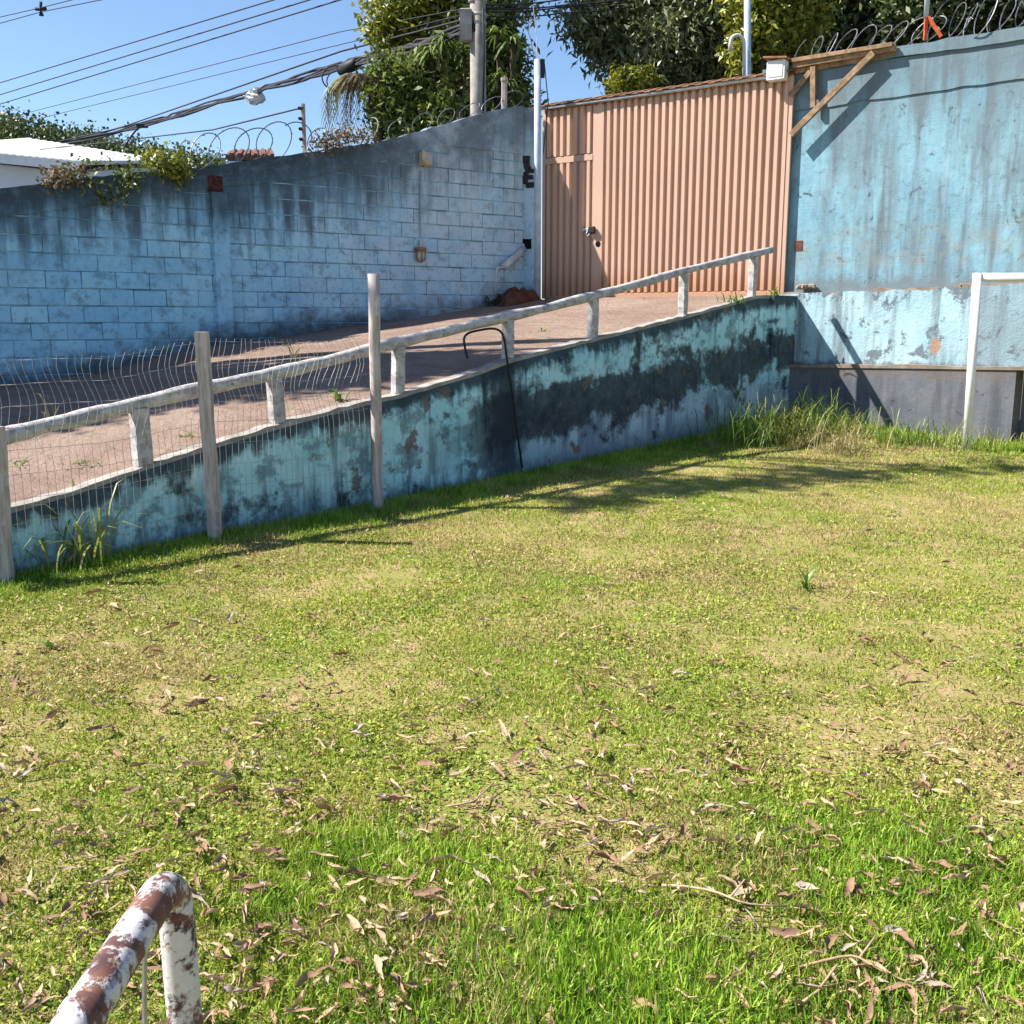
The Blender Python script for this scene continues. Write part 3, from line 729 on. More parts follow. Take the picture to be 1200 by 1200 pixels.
# ------------------------------------------------------------------ whitewashed railing on the retaining wall
rl = tag(empty('timber_railing', RT.pt(0, RT_TOP[0][1], -.09)), 'whitewashed log railing along the top of the retaining wall', 'railing')
pix = [(-120,545),(-50,528),(0,513),(60,498),(100,488),(168,471),(240,455),(325,437),(380,424),(440,408),(520,389),(595,371),(640,361),(694,347),(750,332),(800,318),(850,306),(905,293)]
pts = []
for u, v in pix:
    s, z = RT.hit(u, v, -.09); pts.append(RT.pt(s, z + .008*(rnd.random()-.5), -.09))
q = []
for i in range(len(pts)-1):
    for k in range(4): q.append(pts[i].lerp(pts[i+1], k/4) + Vector((0,0,(rnd.random()-.5)*.006)))
q.append(pts[-1])
mb = MB(); mb.tube(q, [.055 + .010*math.sin(i*.9)*.5 + .006*(rnd.random()-.5) - .012*i/len(q) for i in range(len(q))], 10); mb.build('rail', M_wood_w, rl, True)
RR = Matrix.Rotation(RT.rz(), 3, 'Z')
for u, vb, vt, wd in [(-60,0,0,.11),(168,546,476,.115),(326,499,441,.105),(466,463,401,.10),(595,421,375,.10),(694,396,350,.10),(800,366,321,.095),(881,343,299,.09)]:
    s, _ = RT.hit(u, vb or 580, -.09); zb_ = rt_top(s)-.04; zt_ = lerp1([((p.xy-RT.A).dot(RT.t), p.z) for p in pts], s) - .035
    mb = MB(); M = Matrix.Rotation(RT.rz()+(rnd.random()-.5)*.3, 3, 'Z')
    h = zt_-zb_; a = RT.pt(s, zb_, -.09); lean = Vector((RT.t.x, RT.t.y, 0))*(rnd.random()-.5)*.05
    for k in range(4):
        pass
    r_ = wd/2
    sect = []
    for k in range(6):
        f = k/5; c = a + Vector((0,0,h*f)) + lean*f; rr = r_*(1+.08*(rnd.random()-.5))
        sect.append([c + M @ Vector((x*rr, y*rr, 0)) for x, y in ((-1,-.7),(-.7,-1),(.7,-1),(1,-.7),(1,.7),(.7,1),(-.7,1),(-1,.7))])
    V = [p for r in sect for p in r]; F = [tuple(range(8))[::-1], tuple(40+k for k in range(8))]
    for k in range(5):
        for j in range(8): F.append((k*8+j, k*8+(j+1)%8, k*8+8+(j+1)%8, k*8+8+j))
    mb.add(V, F); mb.build('post', M_wood_w, rl)

# ------------------------------------------------------------------ wire mesh fence with three posts
OFF = .10
fn = tag(empty('wire_fence', RT.pt(0, 0, OFF)), 'sagging welded wire mesh fence on three grey posts before the retaining wall', 'fence')
def fpost(name, ub, vb, ut, vt, r, nseg=8, square=False):
    s, _ = RT.hit(ub, vb, OFF+.06); b = RT.pt(s, 0, OFF+.06); b.z = float(ground_z(b.x, b.y))-.25
    s2, z2 = RT.hit(ut, vt, OFF+.06); t = RT.pt(s2, z2, OFF+.06)
    mb = MB(); n = 9
    P = [b.lerp(t, k/(n-1)) + Vector(((rnd.random()-.5)*.008, 0, 0)) for k in range(n)]
    mb.tube(P, [r*(1+.06*(rnd.random()-.5)) for _ in P], nseg); return mb.build(name, M_post, fn, not square), s
_, sA = fpost('post', 5, 682, -4, 500, .052, 4, True)
_, sB = fpost('post', 253, 628, 236, 389, .058, 4, True)
_, sC = fpost('post', 442, 588, 438, 321, .046, 10)
fpost('post', -230, 760, -245, 560, .055, 4, True)
top_f = [RT.hit(u, v, OFF) for u, v in [(-60,430),(0,420),(60,418),(120,417),(200,402),(244,396),(300,397),(370,400),(440,392)]]
mb = MB(); sF0 = RT.hit(-160, 600, OFF)[0]; step = .052
def fpt(s, f):
    p = RT.pt(s, 0, OFF); zg = float(ground_z(p.x, p.y)); ztp = lerp1(top_f, s); z = zg + (ztp-zg)*f
    z += .02*(float(vnoise(s*2.2, f*2, 31))-.5)
    wv = (.10*(float(vnoise(s*1.3, f*3, 32))-.5) + .02*math.sin(s*31+f*9))*sm(f, .35, .75) + .10*max(0, f-.85)/.15*(float(vnoise(s*.9, 3.3, 33)))
    ds = (.10*(float(vnoise(s*.8+4, f*4.5, 34))-.5) + .03*math.sin(f*17+s*2))*float(sm(f, .45, .7))
    q = RT.pt(s+ds, z, OFF - wv); return q
s = sF0; k = 0
while s < sC-.02:
    mb.tube([fpt(s, f) for f in np.linspace(.02, 1, 20)], .0015, 3, False); s += step
for f in (.03, .14, .25, .36, .47, .58, .68, .78, .88, .985):
    mb.tube([fpt(sF0 + (sC-sF0)*i/150, f) for i in range(151)], .0016, 3, False)
tag(mb.build('wire_mesh', M_wire, fn), kind='stuff')

# bent black hose over the railing foot
bh = [(548,420,.2),(545,408,.2),(544,396,.19),(550,390,.17),(562,387,.14),(576,385,.1),(586,388,.06),(591,398,.0),(594,420,-.04),(597,440,-.05),(601,465,-.06),(604,490,-.07),(608,520,-.08),(612,548,-.09)]
mb = MB(); pp = []
for u, v, o in bh:
    s, z = RT.hit(u, v, -o); pp.append(RT.pt(s, z, -o))
Q = []
for i in range(len(pp)-1):
    for k in range(4):
        a, b, c, d = pp[max(i-1,0)], pp[i], pp[i+1], pp[min(i+2, len(pp)-1)]; t_ = k/4
        Q.append(.5*((2*b) + (c-a)*t_ + (2*a-5*b+4*c-d)*t_*t_ + (3*b-a-3*c+d)*t_**3))
Q.append(pp[-1]); mb.tube(Q, .011, 8)
tag(mb.build('bent_hose', M_black, None, True, origin=pp[-1]), 'stiff black hose bent into a hook over the retaining wall', 'hose')

# ------------------------------------------------------------------ fittings on the block wall
def lwp(u, v, off): s, z = LW.hit(u, v, off); return LW.pt(s, z, off)
RL = Matrix.Rotation(LW.rz(), 3, 'Z')
fl = tag(empty('floodlight', lwp(498, 186, .1)), 'small beige floodlight high on the block wall', 'light')
c = lwp(499, 186, .12); M = RL @ Matrix.Rotation(.25, 3, 'Y') @ Matrix.Rotation(-.35, 3, 'X')
mb = MB(); mb.cbox(c, (.17, .10, .20), .014, M); mb.build('housing', M_lampbeige, fl)
mb = MB(); mb.cbox(c + M @ Vector((0,-.053,0)), (.135, .008, .15), .003, M); mb.build('glass', M_glass, fl)
mb = MB(); mb.tube([lwp(496, 194, .0), lwp(497, 194, .06), c], .014, 6); mb.build('bracket', M_cable, fl)
wlp = tag(empty('wall_lantern', lwp(493, 295, .05)), 'small weathered lantern fitting hanging from a conduit on the block wall', 'lantern')
mb = MB(); a = lwp(493, 281, .02); b = lwp(493, 290, .035); mb.tube([a, b], .022, 8); mb.build('conduit_stub', M_pvc, wlp)
c = lwp(493, 296, .07)
mb = MB(); mb.tube([c+Vector((0,0,.075)), c+Vector((0,0,.07)), c+Vector((0,0,.03)), c+Vector((0,0,.025))], [.03,.085,.09,.05], 10); mb.build('cap', M_rust, wlp, True)
mb = MB(); mb.tube([c+Vector((0,0,.03)), c+Vector((0,0,-.02)), c+Vector((0,0,-.09)), c+Vector((0,0,-.13))], [.05,.062,.055,.02], 10); mb.build('lamp_body', M_glass, wlp, True)
for k in range(4):
    a_ = k*math.pi/2+.4; d = Vector((math.cos(a_), math.sin(a_), 0))*.07
    mb = MB(); mb.tube([c+d+Vector((0,0,.03)), c+d*.9+Vector((0,0,-.1)), c+Vector((0,0,-.14))], .008, 5); mb.build('cage_bar', M_rust, wlp)
mb = MB(); mb.tube([lwp(493, 200, .013), lwp(493, 278, .013)], .011, 6)
tag(mb.build('conduit', M_block, None, True, origin=lwp(493, 278, .01)), 'thin painted conduit running down the wall from floodlight to lantern', 'pipe')
pv = [at(613, 291, 16.35), at(606, 300, 16.2), at(590, 313, 15.95)]
mb = MB(); mb.tube(pv, .055, 12)
tag(mb.build('drain_pipe', M_pvc, None, True, origin=pv[-1]), 'short slanting white drain pipe sticking out of the wall corner', 'pipe')
pv = [at(590, 313, 15.9), at(583, 314, 15.85), at(581.5, 320, 15.85), at(581, 344, 15.85)]
mb = MB(); mb.tube(pv, .017, 8)
tag(mb.build('water_pipe', M_pvc, None, True, origin=pv[-1]), 'thin upright white water pipe below the slanting drain pipe', 'pipe')
# red earth heap in the corner by the gate post
hv = []; hf = []; ctr = Vector((at(606, 352, 15.9).x, 15.9, 1.86)); n1, n2 = 9, 16
for i in range(n1):
    f = i/(n1-1)
    for j in range(n2):
        a_ = 2*math.pi*j/n2; r = .52*f*(1+.25*math.sin(a_*3+1)); hv.append(ctr + Vector((math.cos(a_)*r*.75, math.sin(a_)*r*.7, .20*(1-f**2.2)+(rnd.random()-.5)*.09*(f>0) - (.06 if i == n1-1 else 0))))
for i in range(n1-1):
    for j in range(n2): hf.append((i*n2+j, i*n2+(j+1)%n2, (i+1)*n2+(j+1)%n2, (i+1)*n2+j))
o = link('earth_heap', mesh('earth_heap', [v-ctr for v in hv], hf, M_clay, False)); o.location = ctr
tag(o, 'heap of red earth in the corner left of the gate post', 'earth heap')

# ------------------------------------------------------------------ goal frame
gb = on_ground(1133, 528); top_z = (at(1145, 325, gb.y)).z
gl = tag(empty('goal_frame', gb), 'white steel goal frame standing before the right wall', 'goal')
lean = at(1145, 325, gb.y) - Vector((gb.x, gb.y, top_z)); tp = Vector((gb.x, gb.y, top_z)) + lean
gdir = Vector((1, -.05, 0)).normalized()
mb = MB(); mb.tube([gb-Vector((0,0,.15)), tp + Vector((0,0,.045))], .047, 14); mb.build('post', M_white, gl, True)
e2 = tp + gdir*3.2; mb = MB(); mb.tube([tp + gdir*.046, tp.lerp(e2, .5), e2], .045, 14); mb.build('crossbar', M_white, gl, True)
g2 = Vector((e2.x-.1, e2.y, float(ground_z(e2.x-.1, e2.y)))); mb = MB(); mb.tube([g2-Vector((0,0,.15)), e2+Vector((0,0,.045))], .047, 14); mb.build('post', M_white, gl, True)

# ------------------------------------------------------------------ foreground handrail
fr = tag(empty('pipe_handrail', (-.527, 1.5, 0)), 'handrail of bent pipe, white paint flaking off rust, bottom left corner', 'handrail')
k0 = Vector((-.527, 1.5, .705)); r0 = .0275
arc = []
A_, B_ = Vector((-.517, 1.1, .735)), Vector((-.50, 1.50, 0))
path = [Vector((-.49, -.3, .84)), Vector((-.503, .5, .81)), Vector((-.513, 1.1, .783)), Vector((-.519, 1.36, .770))]
cz = .770-.075
for k in range(1, 9):
    a_ = k/8*math.pi/2*1.0; path.append(Vector((-.520, 1.36+.085*math.sin(a_)*1.0, cz + .075*math.cos(a_))))
rail_n = len(path)
mb = MB(); mb.tube(path[:5+5], r0, 20); mb.build('rail', M_rustpaint, fr, True)
mb = MB(); mb.tube([path[9]+Vector((0,-.004,.004)), path[10], path[11], Vector((-.518, 1.450, .4)), Vector((-.518, 1.46, -.1))], r0*.985, 20); mb.build('post', M_rustpaint, fr, True)
mb = MB(); mb.tube([Vector((-.5127, 1.085, .7837)), Vector((-.5128, 1.095, .7832))], r0*1.07, 20); mb.build('weld_ring', M_rustpaint, fr, True)
mb = MB(); mb.tube([Vector((-.515, 1.30, .745)), Vector((-.535, 1.31, .5)), Vector((-.54, 1.32, .3))], .004, 6); mb.build('loose_wire', M_wire, fr)

# ------------------------------------------------------------------ house on the far left
hs = tag(empty('white_house', at(60, 215, 26)), 'white house with a pale sheet roof seen over the block wall', 'house')
def quad3(name, uvY, mat, par, th=.12):
    P = [at(u, v, Y) for u, v, Y in uvY]; nrm = (P[1]-P[0]).cross(P[2]-P[0]).normalized()*th
    mb = MB(); mb.hexa(P + [p+nrm for p in P]); return mb.build(name, mat, par)
zr = at(80, 188, 25).z
def hbox(name, x0, x1, y0, y1, z0, z1, mat, rz=.0):
    mb = MB(); mb.hexa([(x0,y0,z0),(x1,y0,z0),(x1,y1,z0),(x0,y1,z0),(x0,y0,z1),(x1,y0,z1),(x1,y1,z1),(x0,y1,z1)]); return mb.build(name, mat, hs)
a = at(-60, 182, 24); b = at(95, 196, 24); b2 = at(190, 196, 30)
mb = MB(); P = [at(-90, 176, 24), at(92, 194, 24), at(200, 192, 34), at(30, 165, 34)]
lo = [Vector((p.x, p.y, 1.9)) for p in P]; wl_top = [p - Vector((0,0,.12)) for p in P]
mb.hexa([lo[0]+Vector((.3,.3,0)), lo[1]+Vector((-.25,.3,0)), lo[2]+Vector((-.3,-.3,0)), lo[3]+Vector((.3,-.3,0))] + [wl_top[0]+Vector((.3,.3,0)), wl_top[1]+Vector((-.25,.3,0)), wl_top[2]+Vector((-.3,-.3,0)), wl_top[3]+Vector((.3,-.3,0))]); mb.build('wall', M_house, hs)
nseg = 40
mb = MB()
for i in range(nseg):
    f0, f1 = i/nseg, (i+1)/nseg; h_ = .05*(i % 2)
    q0, q1 = P[0].lerp(P[1], f0), P[0].lerp(P[1], f1); q3, q2 = P[3].lerp(P[2], f0), P[3].lerp(P[2], f1)
    up = Vector((0,0,h_)); tk = Vector((0,0,.06)); mb.hexa([q0+up, q1+up, q2+up, q3+up, q0+up+tk, q1+up+tk, q2+up+tk, q3+up+tk])
mb.build('roof', M_roof, hs)
mb = MB(); e0, e1 = P[0]-Vector((0,.05,.12)), P[1]-Vector((0,.05,.12)); mb.hexa([e0, e1, e1+Vector((0,.03,0)), e0+Vector((0,.03,0)), e0+Vector((0,0,.2)), e1+Vector((0,0,.2)), e1+Vector((0,.03,.2)), e0+Vector((0,.03,.2))]); mb.build('fascia', M_white, hs)
# red tiled roof peeping over the wall
rt_ = tag(empty('tiled_roof', at(292, 190, 22)), 'low red tiled roof just showing above the block wall', 'roof')
mb = MB(); a, b = at(264, 181, 21), at(322, 182, 21); c_, d = at(318, 175, 24), at(270, 176, 24)
n = 12
for i in range(n):
    q = [a.lerp(b, i/n), a.lerp(b, (i+.9)/n), d.lerp(c_, (i+.9)/n), d.lerp(c_, i/n)]; mb.hexa([p-Vector((0,0,.1)) for p in q] + [p + Vector((0,0,.03*(i % 2))) for p in q])
mb.build('tiles', M_tile, rt_)
mb = MB(); mb.hexa([Vector((p.x, p.y, 1.9)) for p in (a,b,c_,d)] + [p-Vector((0,0,.12)) for p in (a,b,c_,d)]); mb.build('wall', M_house, rt_)

# ------------------------------------------------------------------ utility pole and cables
YP = 20.0
pb = at(560, 132, YP); pb.z = 1.88; pt_ = at(559.5, -120, YP)
up_ = tag(empty('utility_pole', pb), 'grey concrete utility pole rising behind the block wall', 'pole')
mb = MB(); mb.tube([pb-Vector((0,0,.3)), pb.lerp(pt_, .5), pt_], [.165, .15, .135], 14); mb.build('shaft', M_concrete, up_, True)
mb = MB(); mb.cbox(at(546, 30, YP-.1), (.22, .2, .55), .02); mb.build('splice_case', M_concrete, up_)
mb = MB(); mb.cbox(pt_-Vector((0,.18,.4)), (1.9, .1, .12), .01); mb.build('cross_arm', M_concrete, up_)
for k, v in enumerate((3, 20, 30)):
    mb = MB(); c0 = at(560, v, YP); mb.tube([c0, c0+Vector((0,0,.05))], .172-.003*k, 14); mb.build('strap', M_galv, up_, True)
mb = MB(); mb.tube([at(566, 132, YP-.2), at(567, 70, YP-.2), at(566, 10, YP-.2)], .02, 6); mb.build('riser_pipe', M_cable, up_, True)
def cable(name, label, uvY, r, sag=.0, mat=M_cable, n=40, wig=0.):
    P = [at(*q) for q in uvY]; mb = MB(); Q = []
    for i in range(len(P)-1):
        for k in range(n):
            f = k/n; p = P[i].lerp(P[i+1], f); p.z -= sag*4*f*(1-f); p.z += wig*(rnd.random()-.5); Q.append(p)
    Q.append(P[-1]); mb.tube(Q, r, 6)
    return tag(mb.build(name, mat, None, True, origin=P[0]), label, 'cable', 'overhead cables along the street')
cable('overhead_cable', 'uppermost of three taut parallel wires crossing the upper left sky', [(560,-75,YP), (320,0,27), (0,97,42), (-160,146,54)], .017)
cable('overhead_cable', 'middle of three taut parallel wires crossing the upper left sky', [(560,-58,YP), (362,0,26), (0,111,42), (-160,161,54)], .017)
cable('overhead_cable', 'lowest of three taut parallel wires crossing the upper left sky', [(560,-48,YP), (398,0,25), (0,122,42), (-160,170,54)], .017)
cable('overhead_cable', 'upper of two wires meeting the insulator in the top left corner', [(330,-62,24), (48,9,38), (-140,52,50)], .015)
cable('overhead_cable', 'lower of two wires meeting the insulator in the top left corner', [(340,-45,24), (48,14,38), (-140,66,50)], .015)
cable('overhead_cable', 'upper of two faint thin wires below the three taut wires', [(556,8,YP), (400,37,25), (33,132,42), (-80,162,50)], .010)
cable('overhead_cable', 'lower of two faint thin wires below the three taut wires', [(556,14,YP), (400,52,25), (33,142,42), (-80,168,50)], .009)
cable('overhead_cable', 'single dark cable just above the thick cable bundle', [(556,20,YP), (400,60,24.5), (140,150,36), (-40,190,48)], .020)
cb = tag(empty('cable_bundle', at(556, 30, YP)), 'thick sagging bundle of black cables running left from the utility pole', 'cable', None)
for k in range(6):
    dv = (rnd.random()-.5)*7; mb = MB(); Q = []
    pts_ = [at(556, 30+dv, YP-.15), at(480, 55+dv, 22), at(400, 77+dv*.8, 24.5), at(300, 106+dv*.6, 29), at(190, 140+dv*.5, 34), at(70, 170+dv*.3, 40), at(-60, 196, 47)]
    for i in range(len(pts_)-1):
        for j in range(8): f = j/8; p = pts_[i].lerp(pts_[i+1], f); p.z += .05*math.sin(k*2+i*3+f*6.28)+(rnd.random()-.5)*.02; Q.append(p)
    Q.append(pts_[-1]); mb.tube(Q, .022+.012*rnd.random(), 6); mb.build('cable', M_cable, cb, True)
for i, (u, v) in enumerate([(585,2),(585,10),(590,16),(590,6)]):
    nm = ['topmost', 'third', 'lowest', 'second'][i]
    cable('overhead_cable', nm + ' of four slack wires running right from the utility pole to the trees', [(u-24, v+3, YP), (660, v-3+i, 21.5), (760, v-12, 24), (900, v-30, 28)], .014, .04)
cable('overhead_cable', 'low thin wire from the small grey wall post toward the white house', [(355,126,LW.pt(*LW.hit(357,150)[:1],0).y), (250,152,18), (123,167,24), (20,178,30)], .011)
cable('overhead_cable', 'hanging drop wire left of the gate post aerial', [(612,10,YP), (622,45,18.5), (629,78,16.2)], .007, .05)
sc1 = at(407, 78, 24.3); sb = tag(empty('splice_closure', sc1), 'black cable splice closure hanging on the cable bundle', 'splice closure')
mb = MB(); d = (at(425, 70, 23.8)-at(393, 85, 24.8)); e = d.normalized(); c0 = at(410, 78, 24.2)
mb.tube([c0-e*.42, c0-e*.38, c0+e*.30, c0+e*.34], [.05,.13,.13,.06], 12); mb.build('case', M_black, sb, True)
mb = MB(); mb.tube([at(394,88,24.4)+Vector((.32*math.cos(a_), 0, .26*math.sin(a_)-.06)) for a_ in np.linspace(0, 6.6, 26)], .016, 6); mb.tube([at(396,92,24.4)+Vector((.26*math.cos(a_), .05, .22*math.sin(a_)-.05)) for a_ in np.linspace(0, 6.6, 26)], .014, 6); mb.build('coiled_slack', M_cable, sb, True)
# plastic bag caught on the cables
bv = []; bf = []; c0 = at(298, 113, 28.9)
for i in range(9):
    for j in range(12):
        th = math.pi*i/8; ph = 2*math.pi*j/12; r = 1+.9*(rnd.random()-.5); bv.append(Vector((.24*math.sin(th)*math.cos(ph)*r, .12*math.sin(th)*math.sin(ph)*r, .17*math.cos(th)*r)))
for i in range(8):
    for j in range(12): bf.append((i*12+j, i*12+(j+1)%12, (i+1)*12+(j+1)%12, (i+1)*12+j))
o = link('plastic_bag', mesh('plastic_bag', bv, bf, M_plastic_w)); o.location = c0; tag(o, 'crumpled white plastic bag caught on the cable bundle', 'bag')
c0 = at(48, 11, 38); io = tag(empty('cable_spacer', c0), 'dark cross-shaped cable spacer in the top left corner', 'spacer')
mb = MB(); mb.tube([c0+Vector((0,0,-.2)), c0+Vector((0,0,-.1)), c0+Vector((0,0,.1)), c0+Vector((.01,0,.24))], [.09,.05,.05,.06], 8); mb.build('stem', M_cable, io, True)
mb = MB(); mb.tube([c0+Vector((-.18,0,.02)), c0, c0+Vector((.18,0,.03))], [.07,.05,.07], 8); mb.build('arm', M_cable, io, True)
c0 = at(163, 148, 34.9); mb = MB(); mb.tube([c0, at(155, 158, 35), at(146, 172, 35.3)], .03, 6); mb.cbox(c0+Vector((.1,0,.02)), (.35,.12,.14), .02)
tag(mb.build('cable_hanger', M_cable, None, False, origin=c0), 'small dark hanger with a drop wire under the cable bundle', 'cable hanger')

# ------------------------------------------------------------------ razor wire and posts on the walls
def coil(name, label, PL, s0, s1, base, r, pitch, off, th=.006, stretch=1.0, seed=0):
    R_ = random.Random(seed); o = tag(empty(name, PL.pt(s0, base(s0), off)), label, 'razor wire', 'razor wire coils on the walls')
    mb = MB(); Q = []; s = s0; a_ = R_.random()*6; rad = r
    bl = MB()
    n = int((s1-s0)/pitch*26)
    for i in range(n):
        s = s0 + (s1-s0)*i/n; a_ += 2*math.pi/26
        rad = r*(1+.22*(float(vnoise(i*.045, seed*3.1, 40+seed))-.5)*2)
        ds = pitch*.8*math.sin(a_)*(.5+float(vnoise(i*.03, 7., 41+seed)))
        tw = float(vnoise(i*.02, 3.+seed, 44))*1.3; q = PL.pt(s + ds*.5 + rad*(.35+.65*tw)*math.cos(a_), base(s) + r*.80 + rad*math.sin(a_)*(.8+.35*float(vnoise(i*.05, 9., 45+seed))), off + rad*(.65-.35*tw)*math.cos(a_+.4)); Q.append(q)
        if i % 3 == 0:
            d = Vector((R_.random()-.5, R_.random()-.5, R_.random()-.5)).normalized()*.028; e = d.orthogonal().normalized()*.008
            bl.add([q-d, q+e, q+d, q-e], [(0,1,2,3)])
    mb.tube(Q, th, 5); mb.build('wire', M_razor, o); tag(bl.build('barbs', M_razor, o), kind='stuff'); return o
coil('razor_wire', 'loose razor wire loops on the block wall left of the small grey post', LW, LW.hit(215,190)[0], LW.hit(352,178)[0], lambda s: lw_top(s)-.03, .24, .30, -.08, .0075, seed=1)
coil('razor_wire', 'tangled razor wire on the block wall right of the small grey post', LW, LW.hit(362,178)[0], LW.hit(440,165)[0], lambda s: lw_top(s)-.05, .22, .42, -.10, .007, seed=2)
coil('razor_wire', 'razor wire on the block wall in front of the utility pole', LW, LW.hit(450,160)[0], LW.hit(612,124)[0], lambda s: lw_top(s)-.08, .19, .40, -.10, .006, seed=5)
coil('razor_wire', 'razor wire coil above the timber brace frame and right of it', RW, RW.hit(935,75)[0], RW.hit(1092,48)[0], lambda s: cop(s)-.03, .20, .20, -.06, .007, seed=3)
coil('razor_wire', 'razor wire coil on the tall wall right of the red bracket', RW, RW.hit(1098,48)[0], RW.hit(1215,30)[0]+1.2, lambda s: cop(s)-.0, .24, .17, -.06, .007, seed=4)
def wpost(label, u, vb, vt, r, PL, mat, off=-.1):
    s, z = PL.hit(u, vb, off); a = PL.pt(s, z-.12, off); b = PL.pt(s, PL.hit(u, vt, off)[1], off)
    o = tag(empty('wall_post', a), label, 'post'); mb = MB(); mb.tube([a, b], r, 6); mb.build('stake', mat, o); return o, a, b
o, a, b = wpost('small grey post carrying the wire on the block wall', 357, 178, 122, .03, LW, M_concrete)
for k in range(4):
    mb = MB(); p = b - Vector((0,0,.06+.13*k)); mb.cbox(p - Vector((LW.t.x, LW.t.y, 0))*.045, (.05,.05,.04), .01); mb.build('insulator', M_cable, o)
o, a, b = wpost('short pale stub post on the block wall just right of the utility pole', 591, 127, 95, .045, LW, M_concrete)
mb = MB(); mb.tube([b, b+Vector((0,0,.05))], .055, 6); mb.build('cap', M_concrete, o)
# red bracket with a pale pole
s, z = RW.hit(1088, 48, -.03); rb = tag(empty('red_bracket', RW.pt(s, z, -.03)), 'red steel bracket holding a pale pole on the tall wall', 'bracket')
P0 = RW.pt(*RW.hit(1084,47,.0), .0); P1 = RW.pt(*RW.hit(1086,10,.0), .0); P2 = RW.pt(*RW.hit(1103,43,.0), .0)
mb = MB(); mb.tube([P0, P1], .026, 4); mb.build('upright', M_red, rb)
mb = MB(); mb.tube([P2, P1-Vector((0,0,.06))], .022, 4); mb.build('stay', M_red, rb)
mb = MB(); mb.tube([P1-Vector((0,0,.1)), RW.pt(*RW.hit(1090,-60,.0), .0)], .03, 10); mb.build('pole', M_pole_blue, rb, True)
# service mast with a bent conduit behind the gate
Ym = 15.3; s0 = at(876, 100, Ym); sm_ = tag(empty('service_mast', s0), 'pale steel service mast with a hooked conduit behind the gate', 'mast')
mb = MB(); mb.tube([Vector((s0.x, s0.y, 1.9)), s0, at(876, -60, Ym)], .05, 10); mb.build('mast', M_pole_blue, sm_, True)
hk = [at(872, 100, Ym-.12), at(872, 60, Ym-.12)] + [at(864-8*math.cos(a_)*-1, 50-9*math.sin(a_), Ym-.12) for a_ in np.linspace(0, math.pi, 9)] + [at(855.5, 60, Ym-.12)]
mb = MB(); mb.tube(hk, .025, 8); mb.build('hooked_conduit', M_pvc, sm_, True)

# ------------------------------------------------------------------ foliage
def leaves_np(C_, n_per, spread, size, asp, rs, droop=0., flat=.0):
    """folded leaf quads around cluster centres; returns V, F, rnd"""
    n = len(C_)*n_per
    c = np.repeat(C_, n_per, 0) + rs.normal(0, 1, (n, 3))*spread
    d = rs.normal(0, 1, (n, 3)); d[:, 2] = d[:, 2]*(1-flat) - droop; d /= np.linalg.norm(d, axis=1, keepdims=True)
    q = rs.normal(0, 1, (n, 3)); s_ = np.cross(d, q); s_ /= np.linalg.norm(s_, axis=1, keepdims=True); nn = np.cross(d, s_)
    L = size*(.6+.8*rs.rand(n, 1)); W = L*asp
    v0 = c; v1 = c + d*L*.5 + s_*W*.5 + nn*W*.18; v2 = c + d*L - nn*L*.12; v3 = c + d*L*.5 - s_*W*.5 + nn*W*.18
    V = np.stack([v0, v1, v2, v3], 1).reshape(-1, 3); F = np.arange(4*n).reshape(n, 4)
    cr = np.repeat(rs.rand(len(C_)), n_per)
    r = np.clip(.65*rs.rand(n) + .35*cr, 0, 1)
    return V, F, np.repeat(r, 4)
def blob_centres(blobs, n, rs, shell=.45):
    vol = np.array([b[3]**2 for b in blobs]); pk = rs.choice(len(blobs), n, p=vol/vol.sum())
    d = rs.normal(0, 1, (n, 3)); d /= np.linalg.norm(d, axis=1, keepdims=True)
    rad = rs.rand(n)**shell
    # lumpy radius so that outlines are uneven
    lump = 1 + .35*np.sin(d[:,0]*5+pk*1.7)*np.sin(d[:,2]*6+pk*2.3) + .22*rs.normal(0, 1, n)*.6
    b = np.array(blobs)[pk]
    return b[:, :3] + d*(rad*lump*b[:, 3])[:, None]*np.array([1, .9, 1])
def tree(name, label, px, Y, n, per, size, asp, mat, seed, trunk_px, spread=.12, droop=0., group=None, tr=.16, cat='tree', depth=1.2):
    rs = np.random.RandomState(seed); R_ = random.Random(seed)
    bl = []
    for u, v, r in px:
        y = Y + (R_.random()-.5)*depth; p = at(u, v, y); bl.append((p.x, p.y, p.z, r*y/1200))
    base = at(trunk_px, 120, Y); base.z = 1.88
    o = tag(empty(name, base), label, cat, group)
    V, F, r = leaves_np(blob_centres(bl, n, rs), per, spread, size, asp, rs, droop)
    me = np_mesh('crown', V - np.array(base), F, mat, {'rnd': r}); link('crown', me, o)
    mb = MB(); mean = Vector((sum(b[0] for b in bl)/len(bl), sum(b[1] for b in bl)/len(bl), min(b[2] for b in bl)-.3))
    fork = base.lerp(mean, .6) if mean.z > base.z+.5 else base + Vector((0,0,.8))
    mb.tube([base-Vector((0,0,.2)), base.lerp(fork, .5)+Vector((.06,0,0)), fork], [tr*1.25, tr, tr*.8], 9)
    for b in bl:
        t_ = Vector(b[:3]); m_ = fork.lerp(t_, .5) + Vector(((R_.random()-.5)*.3, (R_.random()-.5)*.3, .1)); mb.tube([fork, m_, t_, t_ + (t_-m_)*.5], [tr*.6, tr*.38, tr*.2, tr*.06], 6)
    mb.build('trunk', M_bark, o, True); return o
GB = 'trees behind the walls'
tree('broadleaf_tree', 'yellow-green broadleaf tree left of the utility pole, its top cut by the frame', [(480,10,46),(520,-20,60),(470,55,34),(500,-80,80),(560,-60,70),(455,28,26)], 23.5, 1500, 14, .15, .42, M_leaf_yel, 3, 505, .13, .2, GB)
